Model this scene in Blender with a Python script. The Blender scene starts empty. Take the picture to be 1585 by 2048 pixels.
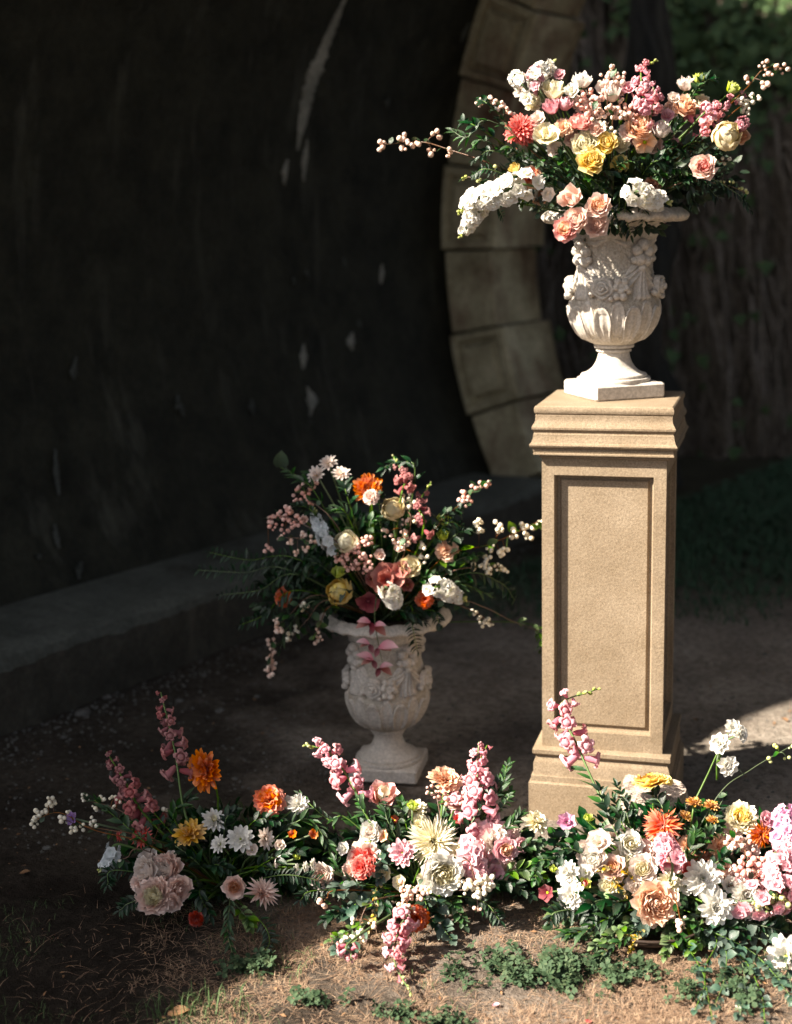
import bpy, random
import numpy as np
from math import *
from mathutils import Vector, Matrix, noise

# ------------------------------------------------------------------ camera, sky, sun, exposure
S = bpy.context.scene
COL = S.collection
RNG = random.Random(7)
CAM_H, PITCH, ROLL, FPX = 1.56, radians(11.5), radians(1.25), 2924.0
cam_data = bpy.data.cameras.new('camera')
cam_data.sensor_fit = 'VERTICAL'
cam_data.sensor_height = 56.0
cam_data.lens = 80.0
cam_data.clip_end = 400.0
cam_data.dof.use_dof = True
cam_data.dof.focus_distance = 3.32
cam_data.dof.aperture_fstop = 3.2
cam = bpy.data.objects.new('camera', cam_data)
cam.matrix_world = Matrix.Translation((0, 0, CAM_H)) @ Matrix.Rotation(pi / 2 - PITCH, 4, 'X') @ Matrix.Rotation(-ROLL, 4, 'Z')
COL.objects.link(cam)
S.camera = cam

SUN_EL, SUN_AZ = radians(40), radians(15)          # light travels towards +x, a little towards +y, and down
world = bpy.data.worlds.new('World')
S.world = world
world.use_nodes = True
wn = world.node_tree.nodes
bg = wn['Background']
sky = wn.new('ShaderNodeTexSky')
sky.sky_type = 'NISHITA'
sky.sun_disc = False
sky.sun_elevation = SUN_EL
sky.sun_rotation = atan2(-cos(SUN_AZ), -sin(SUN_AZ))
sky.air_density = 0.7
sky.dust_density = 3.0
sky.ozone_density = 0.6
hazy = wn.new('ShaderNodeHueSaturation')
hazy.inputs['Saturation'].default_value = 0.55
world.node_tree.links.new(sky.outputs[0], hazy.inputs['Color'])
world.node_tree.links.new(hazy.outputs[0], bg.inputs[0])
bg.inputs[1].default_value = 0.052
sun_data = bpy.data.lights.new('sun', 'SUN')
sun_data.energy = 5.0
sun_data.angle = radians(0.5)
sun_data.color = (1.0, 0.90, 0.76)
sun = bpy.data.objects.new('sun', sun_data)
SUN_DIR = Vector((cos(SUN_EL) * cos(SUN_AZ), cos(SUN_EL) * sin(SUN_AZ), -sin(SUN_EL)))
sun.rotation_euler = SUN_DIR.to_track_quat('-Z', 'Y').to_euler()
sun.location = (-6, -2, 8)
COL.objects.link(sun)
S.view_settings.view_transform = 'Standard'
S.view_settings.look = 'None'
S.view_settings.gamma = 1.0
S.view_settings.use_curve_mapping = False
S.view_settings.exposure = 1.92
S.cycles.use_denoising = True
S.cycles.max_bounces = 8
S.cycles.transparent_max_bounces = 4
S.cycles.sample_clamp_indirect = 4.0


# ------------------------------------------------------------------ helpers: pixel of the photograph -> point in the place
def ray(px, py):
    x, d = (px - 792.5) / FPX, (py - 1024.0) / FPX
    x, d = x * cos(ROLL) - d * sin(ROLL), x * sin(ROLL) + d * cos(ROLL)
    return Vector((x, cos(PITCH) - d * sin(PITCH), -sin(PITCH) - d * cos(PITCH)))


def W(px, py, y):
    r = ray(px, py)
    return Vector((0, 0, CAM_H)) + r * (y / r.y)


def G(px, py, z=0.0):
    r = ray(px, py)
    return Vector((0, 0, CAM_H)) + r * ((z - CAM_H) / r.z)


def lin(c):
    return tuple(((v / 255) / 12.92 if v / 255 <= 0.04045 else ((v / 255 + 0.055) / 1.055) ** 2.4) for v in c)


def rgba(c):
    return (c[0], c[1], c[2], 1.0)


# ------------------------------------------------------------------ helpers: meshes and objects
def new_mesh(name, verts, faces, mat, uvs=None, smooth=True, sharp=None):
    me = bpy.data.meshes.new(name)
    me.from_pydata([tuple(v) for v in verts], [], faces)
    if smooth:
        me.polygons.foreach_set('use_smooth', [True] * len(me.polygons))
    if uvs is not None:
        uv = me.uv_layers.new(name='UVMap')
        li = np.empty(len(me.loops), dtype=np.int32)
        me.loops.foreach_get('vertex_index', li)
        uv.data.foreach_set('uv', np.asarray(uvs, dtype=np.float32)[li].ravel())
    if mat is not None:
        me.materials.append(mat)
    if sharp is not None:
        try:
            me.set_sharp_from_angle(angle=sharp)
        except Exception:
            pass
    me.update()
    return me


class MB:
    """collects grids, boxes and tubes for one mesh"""
    def __init__(self):
        self.v, self.f, self.uv = [], [], []

    def add(self, verts, faces, uvs=None):
        o = len(self.v)
        self.v += [tuple(v) for v in verts]
        self.f += [tuple(i + o for i in f) for f in faces]
        self.uv += list(uvs) if uvs is not None else [(0, 0)] * len(verts)

    def mesh(self, name, mat, smooth=True, sharp=None):
        return new_mesh(name, self.v, self.f, mat, self.uv, smooth, sharp)


def put(name, mesh, parent=None, mw=None, **props):
    """links an object; mw is its matrix in the place, whatever the parent"""
    o = bpy.data.objects.new(name, mesh)
    COL.objects.link(o)
    mw = mw or Matrix()
    if parent is not None:
        o.parent = parent
        o.matrix_basis = INV[parent.name] @ mw
    else:
        o.matrix_basis = mw
    INV[o.name] = mw.inverted()
    for k, v in props.items():
        if v is not None:
            o[k] = v
    return o


INV = {}


def root(name, loc, label, cat, group=None, rz=0.0):
    m = Matrix.Translation(loc) @ Matrix.Rotation(rz, 4, 'Z')
    o = put(name, None, None, m, label=label, category=cat, group=group)
    o.empty_display_size = 0.05
    return o


def grid_faces(nu, nv, wrap=False):
    """(nu+1) x (nv+1) vertices, row by row (v outer); wrap joins the last column to the first (then nu columns)"""
    c = nu if wrap else nu + 1
    out = []
    for j in range(nv):
        for i in range(nu):
            a, b = j * c + i, j * c + (i + 1) % c
            out.append((a, b, b + c, a + c))
    return out


def lathe(profile, n=48, cap0=True, cap1=True):
    v, uv = [], []
    for k, (r, z) in enumerate(profile):
        for i in range(n):
            a = 2 * pi * i / n
            v.append((r * cos(a), r * sin(a), z))
            uv.append((i / n, k / (len(profile) - 1)))
    f = grid_faces(n, len(profile) - 1, True)
    if cap0:
        f.append(tuple(range(n))[::-1])
    if cap1:
        o = (len(profile) - 1) * n
        f.append(tuple(range(o, o + n)))
    return v, f, uv


def catmull(pts, n):
    pts = [Vector(p) for p in pts]
    if len(pts) == 2:
        return [pts[0].lerp(pts[1], i / n) for i in range(n + 1)]
    P = [pts[0] * 2 - pts[1]] + pts + [pts[-1] * 2 - pts[-2]]
    out, segs = [], len(pts) - 1
    for i in range(n + 1):
        t = i / n * segs
        k = min(int(t), segs - 1)
        t -= k
        a, b, c, d = P[k:k + 4]
        out.append(0.5 * ((2 * b) + (c - a) * t + (2 * a - 5 * b + 4 * c - d) * t * t + (3 * b - a - 3 * c + d) * t ** 3))
    return out


def tube(pts, r0, r1, sides=5):
    v, uv = [], []
    n = len(pts)
    up = Vector((0.3, 0.2, 0.93)).normalized()
    for i, p in enumerate(pts):
        t = (pts[min(i + 1, n - 1)] - pts[max(i - 1, 0)]).normalized()
        a = t.cross(up)
        if a.length < 1e-3:
            a = t.cross(Vector((1, 0, 0)))
        a.normalize()
        b = t.cross(a)
        r = r0 + (r1 - r0) * i / (n - 1)
        for k in range(sides):
            w = 2 * pi * k / sides
            v.append(p + (a * cos(w) + b * sin(w)) * r)
            uv.append((k / sides, i / (n - 1)))
    f = grid_faces(sides, n - 1, True)
    f.append(tuple(range(sides))[::-1])
    f.append(tuple(range((n - 1) * sides, n * sides)))
    return v, f, uv


def box_verts(x0, x1, y0, y1, z0, z1, bev=0.0):
    """a box; with bev its edges are chamfered"""
    if not bev:
        v = [(x, y, z) for z in (z0, z1) for y in (y0, y1) for x in (x0, x1)]
        f = [(0, 2, 3, 1), (4, 5, 7, 6), (0, 1, 5, 4), (1, 3, 7, 5), (3, 2, 6, 7), (2, 0, 4, 6)]
        return v, f
    def ringv(x0, x1, y0, y1, z, b):
        return [(x0 + b, y0, z), (x1 - b, y0, z), (x1, y0 + b, z), (x1, y1 - b, z), (x1 - b, y1, z), (x0 + b, y1, z), (x0, y1 - b, z), (x0, y0 + b, z)]
    b = bev
    v = ringv(x0 + b, x1 - b, y0 + b, y1 - b, z0, b * .6) + ringv(x0, x1, y0, y1, z0 + b, b) + ringv(x0, x1, y0, y1, z1 - b, b) + ringv(x0 + b, x1 - b, y0 + b, y1 - b, z1, b * .6)
    f = grid_faces(8, 3, True)
    f += [tuple(range(8))[::-1], tuple(range(24, 32))]
    return v, f


def frame(o, x, y, z, s=1.0):
    """matrix from axes"""
    m = Matrix.Identity(4)
    sx, sy, sz = (s, s, s) if not isinstance(s, (tuple, list)) else s
    for i in range(3):
        m[i][0], m[i][1], m[i][2], m[i][3] = x[i] * sx, y[i] * sy, z[i] * sz, o[i]
    return m


def facing(o, z, s=1.0, spin=0.0):
    """matrix at o whose Z looks along z, spun about it"""
    z = Vector(z).normalized()
    x = Vector((0, 0, 1)).cross(z)
    if x.length < 1e-3:
        x = Vector((1, 0, 0))
    x.normalize()
    y = z.cross(x)
    c, sn = cos(spin), sin(spin)
    return frame(o, x * c + y * sn, y * c - x * sn, z, s)


# ------------------------------------------------------------------ materials
def material(name, rough=0.8, spec=0.3):
    m = bpy.data.materials.new(name)
    m.use_nodes = True
    nt = m.node_tree
    p = nt.nodes['Principled BSDF']
    p.inputs['Roughness'].default_value = rough
    p.inputs['Specular IOR Level'].default_value = spec
    return m, nt, p


def nd(nt, kind, **kw):
    n = nt.nodes.new(kind)
    for k, v in kw.items():
        if k in n.inputs:
            n.inputs[k].default_value = v
        else:
            setattr(n, k, v)
    return n


def ramp(nt, src, stops):
    r = nt.nodes.new('ShaderNodeValToRGB')
    e = r.color_ramp.elements
    while len(e) < len(stops):
        e.new(0.5)
    for el, (p, c) in zip(e, stops):
        el.position = p
        el.color = rgba(c)
    nt.links.new(src, r.inputs[0])
    return r.outputs[0]


def mix(nt, fac, a, b, mode='MIX'):
    n = nt.nodes.new('ShaderNodeMix')
    n.data_type = 'RGBA'
    n.blend_type = mode
    for sock, val in ((n.inputs[0], fac), (n.inputs[6], a), (n.inputs[7], b)):
        if hasattr(val, 'is_linked') or hasattr(val, 'node'):
            nt.links.new(val, sock)
        elif isinstance(val, (int, float)):
            sock.default_value = val
        else:
            sock.default_value = rgba(val)
    return n.outputs[2]


def coords(nt, scale=(1, 1, 1), which='Object'):
    t = nt.nodes.new('ShaderNodeTexCoord')
    m = nt.nodes.new('ShaderNodeMapping')
    m.inputs['Scale'].default_value = scale
    nt.links.new(t.outputs[which], m.inputs[0])
    return m.outputs[0]


def noise_tex(nt, vec, scale, detail=4.0, rough=0.6):
    n = nd(nt, 'ShaderNodeTexNoise', Scale=scale, Detail=detail, Roughness=rough)
    nt.links.new(vec, n.inputs['Vector'])
    return n.outputs['Fac']


def bump(nt, p, height, strength, dist=0.01, prev=None):
    b = nd(nt, 'ShaderNodeBump', Strength=strength, Distance=dist)
    nt.links.new(height, b.inputs['Height'])
    if prev is not None:
        nt.links.new(prev, b.inputs['Normal'])
    nt.links.new(b.outputs[0], p.inputs['Normal'])
    return b.outputs[0]


def stone(name, c1, c2, grain=180.0, fleck=None, stain=None, stain_scale=3.0, stain_at=(0.5, 0.65), bump_s=0.35, rough=0.85, stretch=(1, 1, 1), pit=0.0, bump_d=0.004):
    m, nt, p = material(name, rough, 0.25)
    v = coords(nt)
    big = noise_tex(nt, v, 6.0, 5.0)
    col = ramp(nt, big, [(0.32, c1), (0.68, c2)])
    fine = noise_tex(nt, v, grain, 2.0, 0.7)
    col = mix(nt, 0.6, col, ramp(nt, fine, [(0.35, (0.5, 0.5, 0.5)), (0.65, (1.0, 1.0, 1.0))]), 'MULTIPLY')
    if fleck is not None:
        fl = noise_tex(nt, v, fleck[0], 2.0, 0.5)
        col = mix(nt, 1.0, col, ramp(nt, fl, [(fleck[1], (1, 1, 1)), (fleck[1] + 0.10, fleck[2])]), 'MULTIPLY')
    if stain is not None:
        sv = coords(nt, stretch)
        s = noise_tex(nt, sv, stain_scale, 6.0, 0.65)
        n = nd(nt, 'ShaderNodeMapRange')
        n.inputs['From Min'].default_value, n.inputs['From Max'].default_value = stain_at
        nt.links.new(s, n.inputs['Value'])
        col = mix(nt, n.outputs[0], col, stain)
    nt.links.new(col, p.inputs['Base Color'])
    h = noise_tex(nt, v, grain * 0.6, 3.0)
    b = bump(nt, p, h, bump_s, bump_d)
    if pit:
        vo = nd(nt, 'ShaderNodeTexVoronoi', Scale=grain * 0.9)
        nt.links.new(v, vo.inputs['Vector'])
        bump(nt, p, vo.outputs['Distance'], pit, 0.003, b)
    return m


M = {}
M['sandstone'] = stone('sandstone', (0.25, 0.185, 0.118), (0.345, 0.268, 0.186), 230, fleck=(330, 0.52, (0.80, 0.77, 0.73)), bump_s=0.25, stain=(0.165, 0.125, 0.082), stain_scale=4.0, stain_at=(0.56, 0.82), stretch=(1, 1, 0.5))
M['cast_stone'] = stone('cast_stone', (0.56, 0.50, 0.43), (0.70, 0.645, 0.575), 150, stain=(0.40, 0.33, 0.25), stain_scale=14, stain_at=(0.58, 0.8), bump_s=0.3, bump_d=0.003)
M['stippled_stone'] = stone('stippled_stone', (0.48, 0.42, 0.34), (0.62, 0.56, 0.48), 170, stain=(0.38, 0.31, 0.23), stain_scale=16, stain_at=(0.5, 0.78), bump_s=0.4, pit=1.0, bump_d=0.006)
M['arch_stone'] = stone('arch_stone', (0.33, 0.285, 0.175), (0.60, 0.53, 0.35), 50, stain=(0.13, 0.065, 0.04), stain_scale=3.1, stain_at=(0.47, 0.68), stretch=(1, 1, 0.5), bump_s=0.5, bump_d=0.01)
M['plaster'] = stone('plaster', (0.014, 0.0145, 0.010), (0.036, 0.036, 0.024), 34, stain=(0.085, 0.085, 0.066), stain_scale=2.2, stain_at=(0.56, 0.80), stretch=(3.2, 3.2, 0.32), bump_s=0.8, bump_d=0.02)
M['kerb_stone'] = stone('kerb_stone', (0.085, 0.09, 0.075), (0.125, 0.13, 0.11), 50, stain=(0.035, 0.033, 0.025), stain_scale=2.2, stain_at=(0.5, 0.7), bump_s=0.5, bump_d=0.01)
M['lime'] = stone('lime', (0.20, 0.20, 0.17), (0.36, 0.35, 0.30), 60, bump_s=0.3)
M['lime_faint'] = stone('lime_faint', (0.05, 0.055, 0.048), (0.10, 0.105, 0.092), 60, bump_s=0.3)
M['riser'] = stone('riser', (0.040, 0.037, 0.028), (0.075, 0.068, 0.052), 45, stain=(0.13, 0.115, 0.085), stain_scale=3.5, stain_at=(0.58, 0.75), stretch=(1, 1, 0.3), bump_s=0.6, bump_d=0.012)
M['rough_granite'] = stone('rough_granite', (0.42, 0.33, 0.27), (0.66, 0.54, 0.46), 90, stain=(0.14, 0.10, 0.08), stain_scale=24, stain_at=(0.5, 0.64), bump_s=0.9, bump_d=0.012)
M['pebble'] = stone('pebble', (0.09, 0.087, 0.078), (0.15, 0.145, 0.13), 80, bump_s=0.4)
M['masonry_and_recess_shade'] = stone('masonry_and_recess_shade', (0.022, 0.02, 0.015), (0.045, 0.04, 0.03), 30, stain=(0.012, 0.012, 0.01), stain_scale=2, stain_at=(0.45, 0.65), bump_s=0.8, bump_d=0.02)

# ------------------------------------------------------------------ the setting: ground, tunnel, kerb ledge, bank
# tunnel frame: a runs along its axis (away from the camera, to the right), n across it (to the left)
T0, TA, TN = Vector((-1.098, 4.551, 0)), Vector((0.587, 0.81, 0)).normalized(), Vector((-0.81, 0.587, 0)).normalized()
VR, VC, VZ = 2.8, -2.07, 1.42          # vault radius, its centre line across, its centre height
A0, A1 = -1.0, 3.35
PH0 = -asin((VZ - 0.2) / VR)             # the vault springs from the ledges


def tun(a, n, z):
    return T0 + TA * a + TN * n + Vector((0, 0, z))


def hit_vault(px, py):
    """where the line of sight through a pixel meets the vault"""
    r, o = ray(px, py), Vector((0, 0, CAM_H)) - T0
    t = 3.0
    for _ in range(4000):
        p = o + r * t
        if hypot(p.dot(TN) - VC, p.z - VZ) > VR and p.dot(TA) > A0:
            break
        t += 0.002
    p = o + r * t
    return p.dot(TA), atan2(p.z - VZ, p.dot(TN) - VC)


def vpt(a, phi, off=0.0):
    return tun(a, VC + (VR - off) * cos(phi), VZ + (VR - off) * sin(phi))


def hfield(x, y):
    h = 0.014 * noise.noise((x * 2.1, y * 2.1, 1.3)) + 0.006 * noise.noise((x * 9, y * 9, 4.0)) + 0.003 * noise.noise((x * 23, y * 23, 9.0))
    return h - 0.006


# ground: one sheet, fine near the camera, coarse to the horizon
def graded(lo, hi, step, far, k=1.35):
    c = list(np.arange(lo, hi + 1e-6, step))
    s = step
    while c[-1] < far:
        s *= k
        c.append(c[-1] + s)
    s = step
    while c[0] > -far:
        s *= k
        c.insert(0, c[0] - s)
    return c


gx, gy = graded(-1.6, 2.2, 0.022, 150), graded(2.2, 5.2, 0.022, 150)
gv = [(x, y, hfield(x, y) if -2.5 < x < 4 and 0 < y < 10 else -0.006) for y in gy for x in gx]
gm, gnt, gp = material('ground', 0.95, 0.1)
v = coords(gnt)
n1 = noise_tex(gnt, v, 2.2, 6.0)
n2 = noise_tex(gnt, v, 38.0, 5.0, 0.75)
n3 = noise_tex(gnt, v, 260.0, 2.0)
soil = ramp(gnt, n1, [(0.3, (0.115, 0.09, 0.073)), (0.5, (0.185, 0.15, 0.122)), (0.72, (0.26, 0.215, 0.178))])
soil = mix(gnt, 0.75, soil, ramp(gnt, n2, [(0.36, (0.35, 0.33, 0.30)), (0.6, (1, 1, 1))]), 'MULTIPLY')
soil = mix(gnt, 0.4, soil, ramp(gnt, n3, [(0.3, (0.4, 0.4, 0.4)), (0.65, (1, 1, 1))]), 'MULTIPLY')
# darker soil towards the left, by place
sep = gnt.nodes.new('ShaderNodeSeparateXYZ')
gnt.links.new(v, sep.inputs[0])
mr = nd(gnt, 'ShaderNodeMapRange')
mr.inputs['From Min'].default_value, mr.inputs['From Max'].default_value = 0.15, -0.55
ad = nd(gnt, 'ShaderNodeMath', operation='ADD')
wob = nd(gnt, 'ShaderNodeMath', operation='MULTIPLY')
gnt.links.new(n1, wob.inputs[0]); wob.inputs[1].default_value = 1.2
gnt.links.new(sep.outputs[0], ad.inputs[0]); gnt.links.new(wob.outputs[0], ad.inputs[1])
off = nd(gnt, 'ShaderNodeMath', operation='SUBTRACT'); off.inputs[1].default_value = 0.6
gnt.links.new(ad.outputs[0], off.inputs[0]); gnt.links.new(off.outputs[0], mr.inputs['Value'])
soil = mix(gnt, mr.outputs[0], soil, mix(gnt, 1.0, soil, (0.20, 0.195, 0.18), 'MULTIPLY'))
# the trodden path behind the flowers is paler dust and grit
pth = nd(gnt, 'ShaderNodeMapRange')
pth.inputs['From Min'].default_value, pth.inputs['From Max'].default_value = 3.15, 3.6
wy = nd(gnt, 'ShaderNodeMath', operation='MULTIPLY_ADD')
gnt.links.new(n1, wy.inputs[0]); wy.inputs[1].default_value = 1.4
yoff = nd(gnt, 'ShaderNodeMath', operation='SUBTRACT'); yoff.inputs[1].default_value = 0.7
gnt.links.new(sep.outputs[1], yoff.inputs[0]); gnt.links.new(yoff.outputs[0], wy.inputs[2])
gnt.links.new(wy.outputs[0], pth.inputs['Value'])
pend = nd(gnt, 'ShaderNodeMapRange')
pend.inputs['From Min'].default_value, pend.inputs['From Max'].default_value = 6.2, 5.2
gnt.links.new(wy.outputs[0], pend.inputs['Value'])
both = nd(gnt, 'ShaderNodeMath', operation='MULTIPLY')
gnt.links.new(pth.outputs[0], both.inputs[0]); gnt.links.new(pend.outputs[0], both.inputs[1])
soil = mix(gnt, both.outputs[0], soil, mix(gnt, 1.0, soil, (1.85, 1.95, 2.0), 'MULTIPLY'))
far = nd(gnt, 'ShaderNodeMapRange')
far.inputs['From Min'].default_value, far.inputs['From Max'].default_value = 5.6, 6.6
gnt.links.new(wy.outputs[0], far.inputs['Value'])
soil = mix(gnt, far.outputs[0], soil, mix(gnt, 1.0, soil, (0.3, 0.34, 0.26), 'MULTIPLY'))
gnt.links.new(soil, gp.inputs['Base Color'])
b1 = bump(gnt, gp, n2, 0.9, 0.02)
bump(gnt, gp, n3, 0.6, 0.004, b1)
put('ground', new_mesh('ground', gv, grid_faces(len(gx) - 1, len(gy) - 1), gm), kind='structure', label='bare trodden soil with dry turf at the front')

# hill over the tunnel: the tunnel runs through it, its two ends are faces with an arched opening
hm, hnt, hp = material('hill_turf', 0.95, 0.1)
hv = coords(hnt)
hnt.links.new(ramp(hnt, noise_tex(hnt, hv, 3.0), [(0.35, (0.02, 0.03, 0.012)), (0.65, (0.045, 0.06, 0.025))]), hp.inputs['Base Color'])
hb = MB()
HN0, HN1, HZ = -9.0, 12.0, 6.05
for (a, flip) in ((A0, False), (A1 + 0.5, True)):
    NP = 72
    inner, outer = [], []
    for i in range(NP + 1):
        ph = PH0 + (pi - 2 * PH0) * i / NP
        c, s = cos(ph), sin(ph)
        inner.append(tun(a, VC + (VR + .02) * c, max(VZ + (VR + .02) * s, -0.1)))
        t = min((HN1 - VC) / c if c > 1e-6 else 1e9, (HN0 - VC) / c if c < -1e-6 else 1e9, (HZ - VZ) / s if s > 1e-6 else 1e9, (-0.15 - VZ) / s if s < -1e-6 else 1e9)
        outer.append(tun(a, VC + t * c, VZ + t * s))
    fs = grid_faces(NP, 1)
    hb.add(inner + outer, fs)
corners = [(HN0, -0.15), (HN0, HZ), (HN1, HZ), (HN1, -0.15)]
for (p, q) in zip(corners[:-1], corners[1:]):
    hb.add([tun(A0, *p), tun(A1 + .5, *p), tun(A1 + .5, *q), tun(A0, *q)], [(0, 1, 2, 3)])
put('hill', hb.mesh('hill', hm, smooth=False), kind='structure', label='grassed hill the tunnel runs through')

# tunnel: dark plastered vault with lime streaks
tunnel = root('tunnel', tun(1.2, 0.6, 0), 'dark damp plastered tunnel wall curving up into shadow behind the urns', 'tunnel')
NA, NPH = 70, 110
tv = []
for j in range(NPH + 1):
    ph = PH0 + (pi - 2 * PH0) * j / NPH
    for i in range(NA + 1):
        a = A0 + (A1 - A0) * i / NA
        o = 0.012 * noise.noise((a * 1.3, ph * 3, 2)) + 0.005 * noise.noise((a * 6, ph * 14, 5))
        tv.append(vpt(a, ph, o))
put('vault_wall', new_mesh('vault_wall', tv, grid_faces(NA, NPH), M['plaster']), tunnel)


def streak(pts, seed, mat='lime'):
    """a crust of lime on the vault: pts are (px, py, half-width px); a thin raised strip with ragged edges"""
    r = random.Random(seed)
    P = [Vector((x, y, w)) for x, y, w in pts]
    P = catmull(P, 14 * (len(P) - 1)) if len(P) > 2 else catmull(P, 14)
    vs = []
    n = len(P)
    for i, p in enumerate(P):
        e = min(1, 2.2 * min(i, n - 1 - i) / n + 0.05)
        y = p.y + r.uniform(-1.5, 1.5)
        for k, u in enumerate((-1, -0.5, 0, 0.5, 1)):
            w = p.z * e * (0.55 + 0.9 * abs(noise.noise((seed * 3.7, i * .55, 0 if u < 0 else 9))) + 0.35 * r.random())
            a, ph = hit_vault(p.x + u * w + 2.5 * noise.noise((seed, i * .3, 4)), y)
            vs.append(vpt(a, ph, 0.013 + .004 * r.random() if abs(u) < 0.9 else 0.004))
    put('lime_streak', new_mesh('lime_streak', vs, grid_faces(4, n - 1), M[mat]), tunnel)


STREAKS = [[(690, -10, 18), (662, 60, 20), (630, 140, 16), (612, 200, 14), (600, 260, 16), (592, 300, 9)], [(612, 280, 6), (608, 320, 6), (604, 362, 3)], [(572, 318, 5), (568, 345, 6), (566, 370, 2)],
           [(604, 690, 5), (606, 715, 9), (603, 740, 4)], [(612, 775, 4), (624, 800, 12), (618, 832, 5)], [(702, 665, 7), (700, 685, 8), (702, 702, 3)], [(716, 640, 5), (718, 656, 3)],
           [(775, 195, 7), (770, 216, 5)], [(762, 530, 5), (760, 568, 4)], [(610, 540, 4), (614, 558, 4)], [(585, 555, 4), (586, 568, 3)], [(150, 715, 6), (146, 745, 7), (147, 760, 2)],
           [(352, 790, 4), (358, 815, 8), (366, 832, 3)], [(108, 900, 5), (112, 950, 7), (116, 990, 4)], [(108, 1050, 6), (112, 1078, 6), (117, 1098, 3)], [(75, 1108, 8), (78, 1120, 6)], [(500, 800, 8), (504, 830, 6)], [(160, 1125, 12), (158, 1140, 9), (156, 1160, 3)], [(938, 45, 9), (920, 85, 5)], [(685, 515, 4), (688, 535, 3)]]
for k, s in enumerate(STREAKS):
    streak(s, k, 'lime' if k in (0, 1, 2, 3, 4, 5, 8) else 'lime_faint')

# stone ledge along the foot of the wall
lm = MB()
NL = 260
sec = [(-0.40 + .40, -0.05), (0.004, 0.06), (0.0, 0.20), (0.006, 0.232), (0.03, 0.243), (0.16, 0.246), (0.30, 0.246), (0.46, 0.25), (0.47, -0.05)]
lv = []
for i in range(NL + 1):
    a = -0.98 + (A1 - 0.15 + 0.98) * i / NL
    for k, (n, z) in enumerate(sec):
        j = 0.016 * noise.noise((a * 3, k * 0.7, 3)) + 0.010 * noise.noise((a * 13, k, 8)) + 0.006 * noise.noise((a * 31, k, 2))
        lv.append(tun(a, n + j * (1 if k < 5 else 0), z + (j if 1 < k < 7 else 0)))
lf = grid_faces(len(sec) - 1, NL)
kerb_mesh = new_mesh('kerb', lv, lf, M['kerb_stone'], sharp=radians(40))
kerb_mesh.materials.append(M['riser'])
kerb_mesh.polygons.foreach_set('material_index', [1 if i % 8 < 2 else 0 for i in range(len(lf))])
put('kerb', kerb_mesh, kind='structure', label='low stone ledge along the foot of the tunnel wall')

# arch of stone blocks at the far end of the vault, every second block proud with a raised panel
arch = root('stone_arch', tun(A1, VC + 2.4, 0.25), 'weathered buff stone arch of alternating plain and raised blocks behind the pedestal', 'arch')
STEP = radians(8.9)
for k in range(-3, 22):
    p0, p1 = radians(-1.0) + STEP * (k), radians(-1.0) + STEP * (k + 1)
    if p0 < -0.50 or p1 > pi + 0.50:
        continue
    proud = k % 2 == 0
    g = 0.0022
    p0 += g; p1 -= g
    ri, ro = VR - (0.335 if proud else 0.285), VR - 0.003
    a0 = A1 - (0.035 if proud else 0.0)
    rings = []

    def ring(a, r0, r1, q0, q1, nn=4):
        pts = []
        for i in range(nn + 1):
            q = q0 + (q1 - q0) * i / nn
            pts.append(tun(a, VC + r1 * cos(q), VZ + r1 * sin(q)))
        for i in range(nn, -1, -1):
            q = q0 + (q1 - q0) * i / nn
            pts.append(tun(a, VC + r0 * cos(q), VZ + r0 * sin(q)))
        return pts
    d = 0.040
    bands = [(A1 + 0.45, 0, 0), (a0 + 0.008, 0, 0), (a0, 0.008, 0.003)]
    if proud:
        bands += [(a0, d, d / VR), (a0 + 0.035, d + 0.010, (d + 0.010) / VR), (a0 + 0.035, d + 0.020, (d + .020) / VR), (a0 - 0.004, d + 0.045, (d + 0.045) / VR)]
    m = MB()
    vs = []
    for (a, dr, dq) in bands:
        vs += ring(a, ri + dr, ro - dr, p0 + dq, p1 - dq)
    c = 10
    m.add(vs, grid_faces(c, len(bands) - 1, True) + [tuple(range((len(bands) - 1) * c, len(bands) * c))])
    put('stone_block', m.mesh('stone_block', M['arch_stone'], smooth=False), arch)

# added dark sheet past the arch, its colour standing in for a shaded recess
rw = MB()
rr_ = random.Random(2)
for j in range(25):
    for i in range(31):
        z = -0.1 + 5.2 * j / 24
        a = A1 + 0.5 + (0.75 + .22 * noise.noise((z * 1.7, 3, 1)) + .1 * noise.noise((z * 6, 1, 1)) - .05 * z) * i / 30
        rw.add([tun(a, -0.02 + 0.10 * noise.noise((a * 3, z * 2, 1)) + 0.06 * noise.noise((a * 9, z * 6, 3)), z)], [])
rw.f = grid_faces(30, 24)
put('recess_shade_sheet', rw.mesh('recess_shade_sheet', M['masonry_and_recess_shade']), label='added dark rough sheet standing in for the shaded recess beyond the arch', category='wall')

# sloping wing wall at the near mouth, outside the picture on the sun's side: its top edge is the edge of the shade
ww = MB()
WA0, WA1 = -7.0, A0
SU, SS = Vector((-sin(SUN_AZ), cos(SUN_AZ), 0)), Vector((cos(SUN_AZ), sin(SUN_AZ), 0))


def wtop(a):
    """height of the wall's sloping top: it throws the straight slanting edge of shade seen on the ground and flowers"""
    p = T0 + TA * a + TN * 0.9
    u = p.dot(SU)
    return 0.32 + 1.5 * (u - 2.9) - p.dot(SS) * tan(SUN_EL) + 0.17 * max(0, min(1, (3.10 - u) / 0.2))


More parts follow.
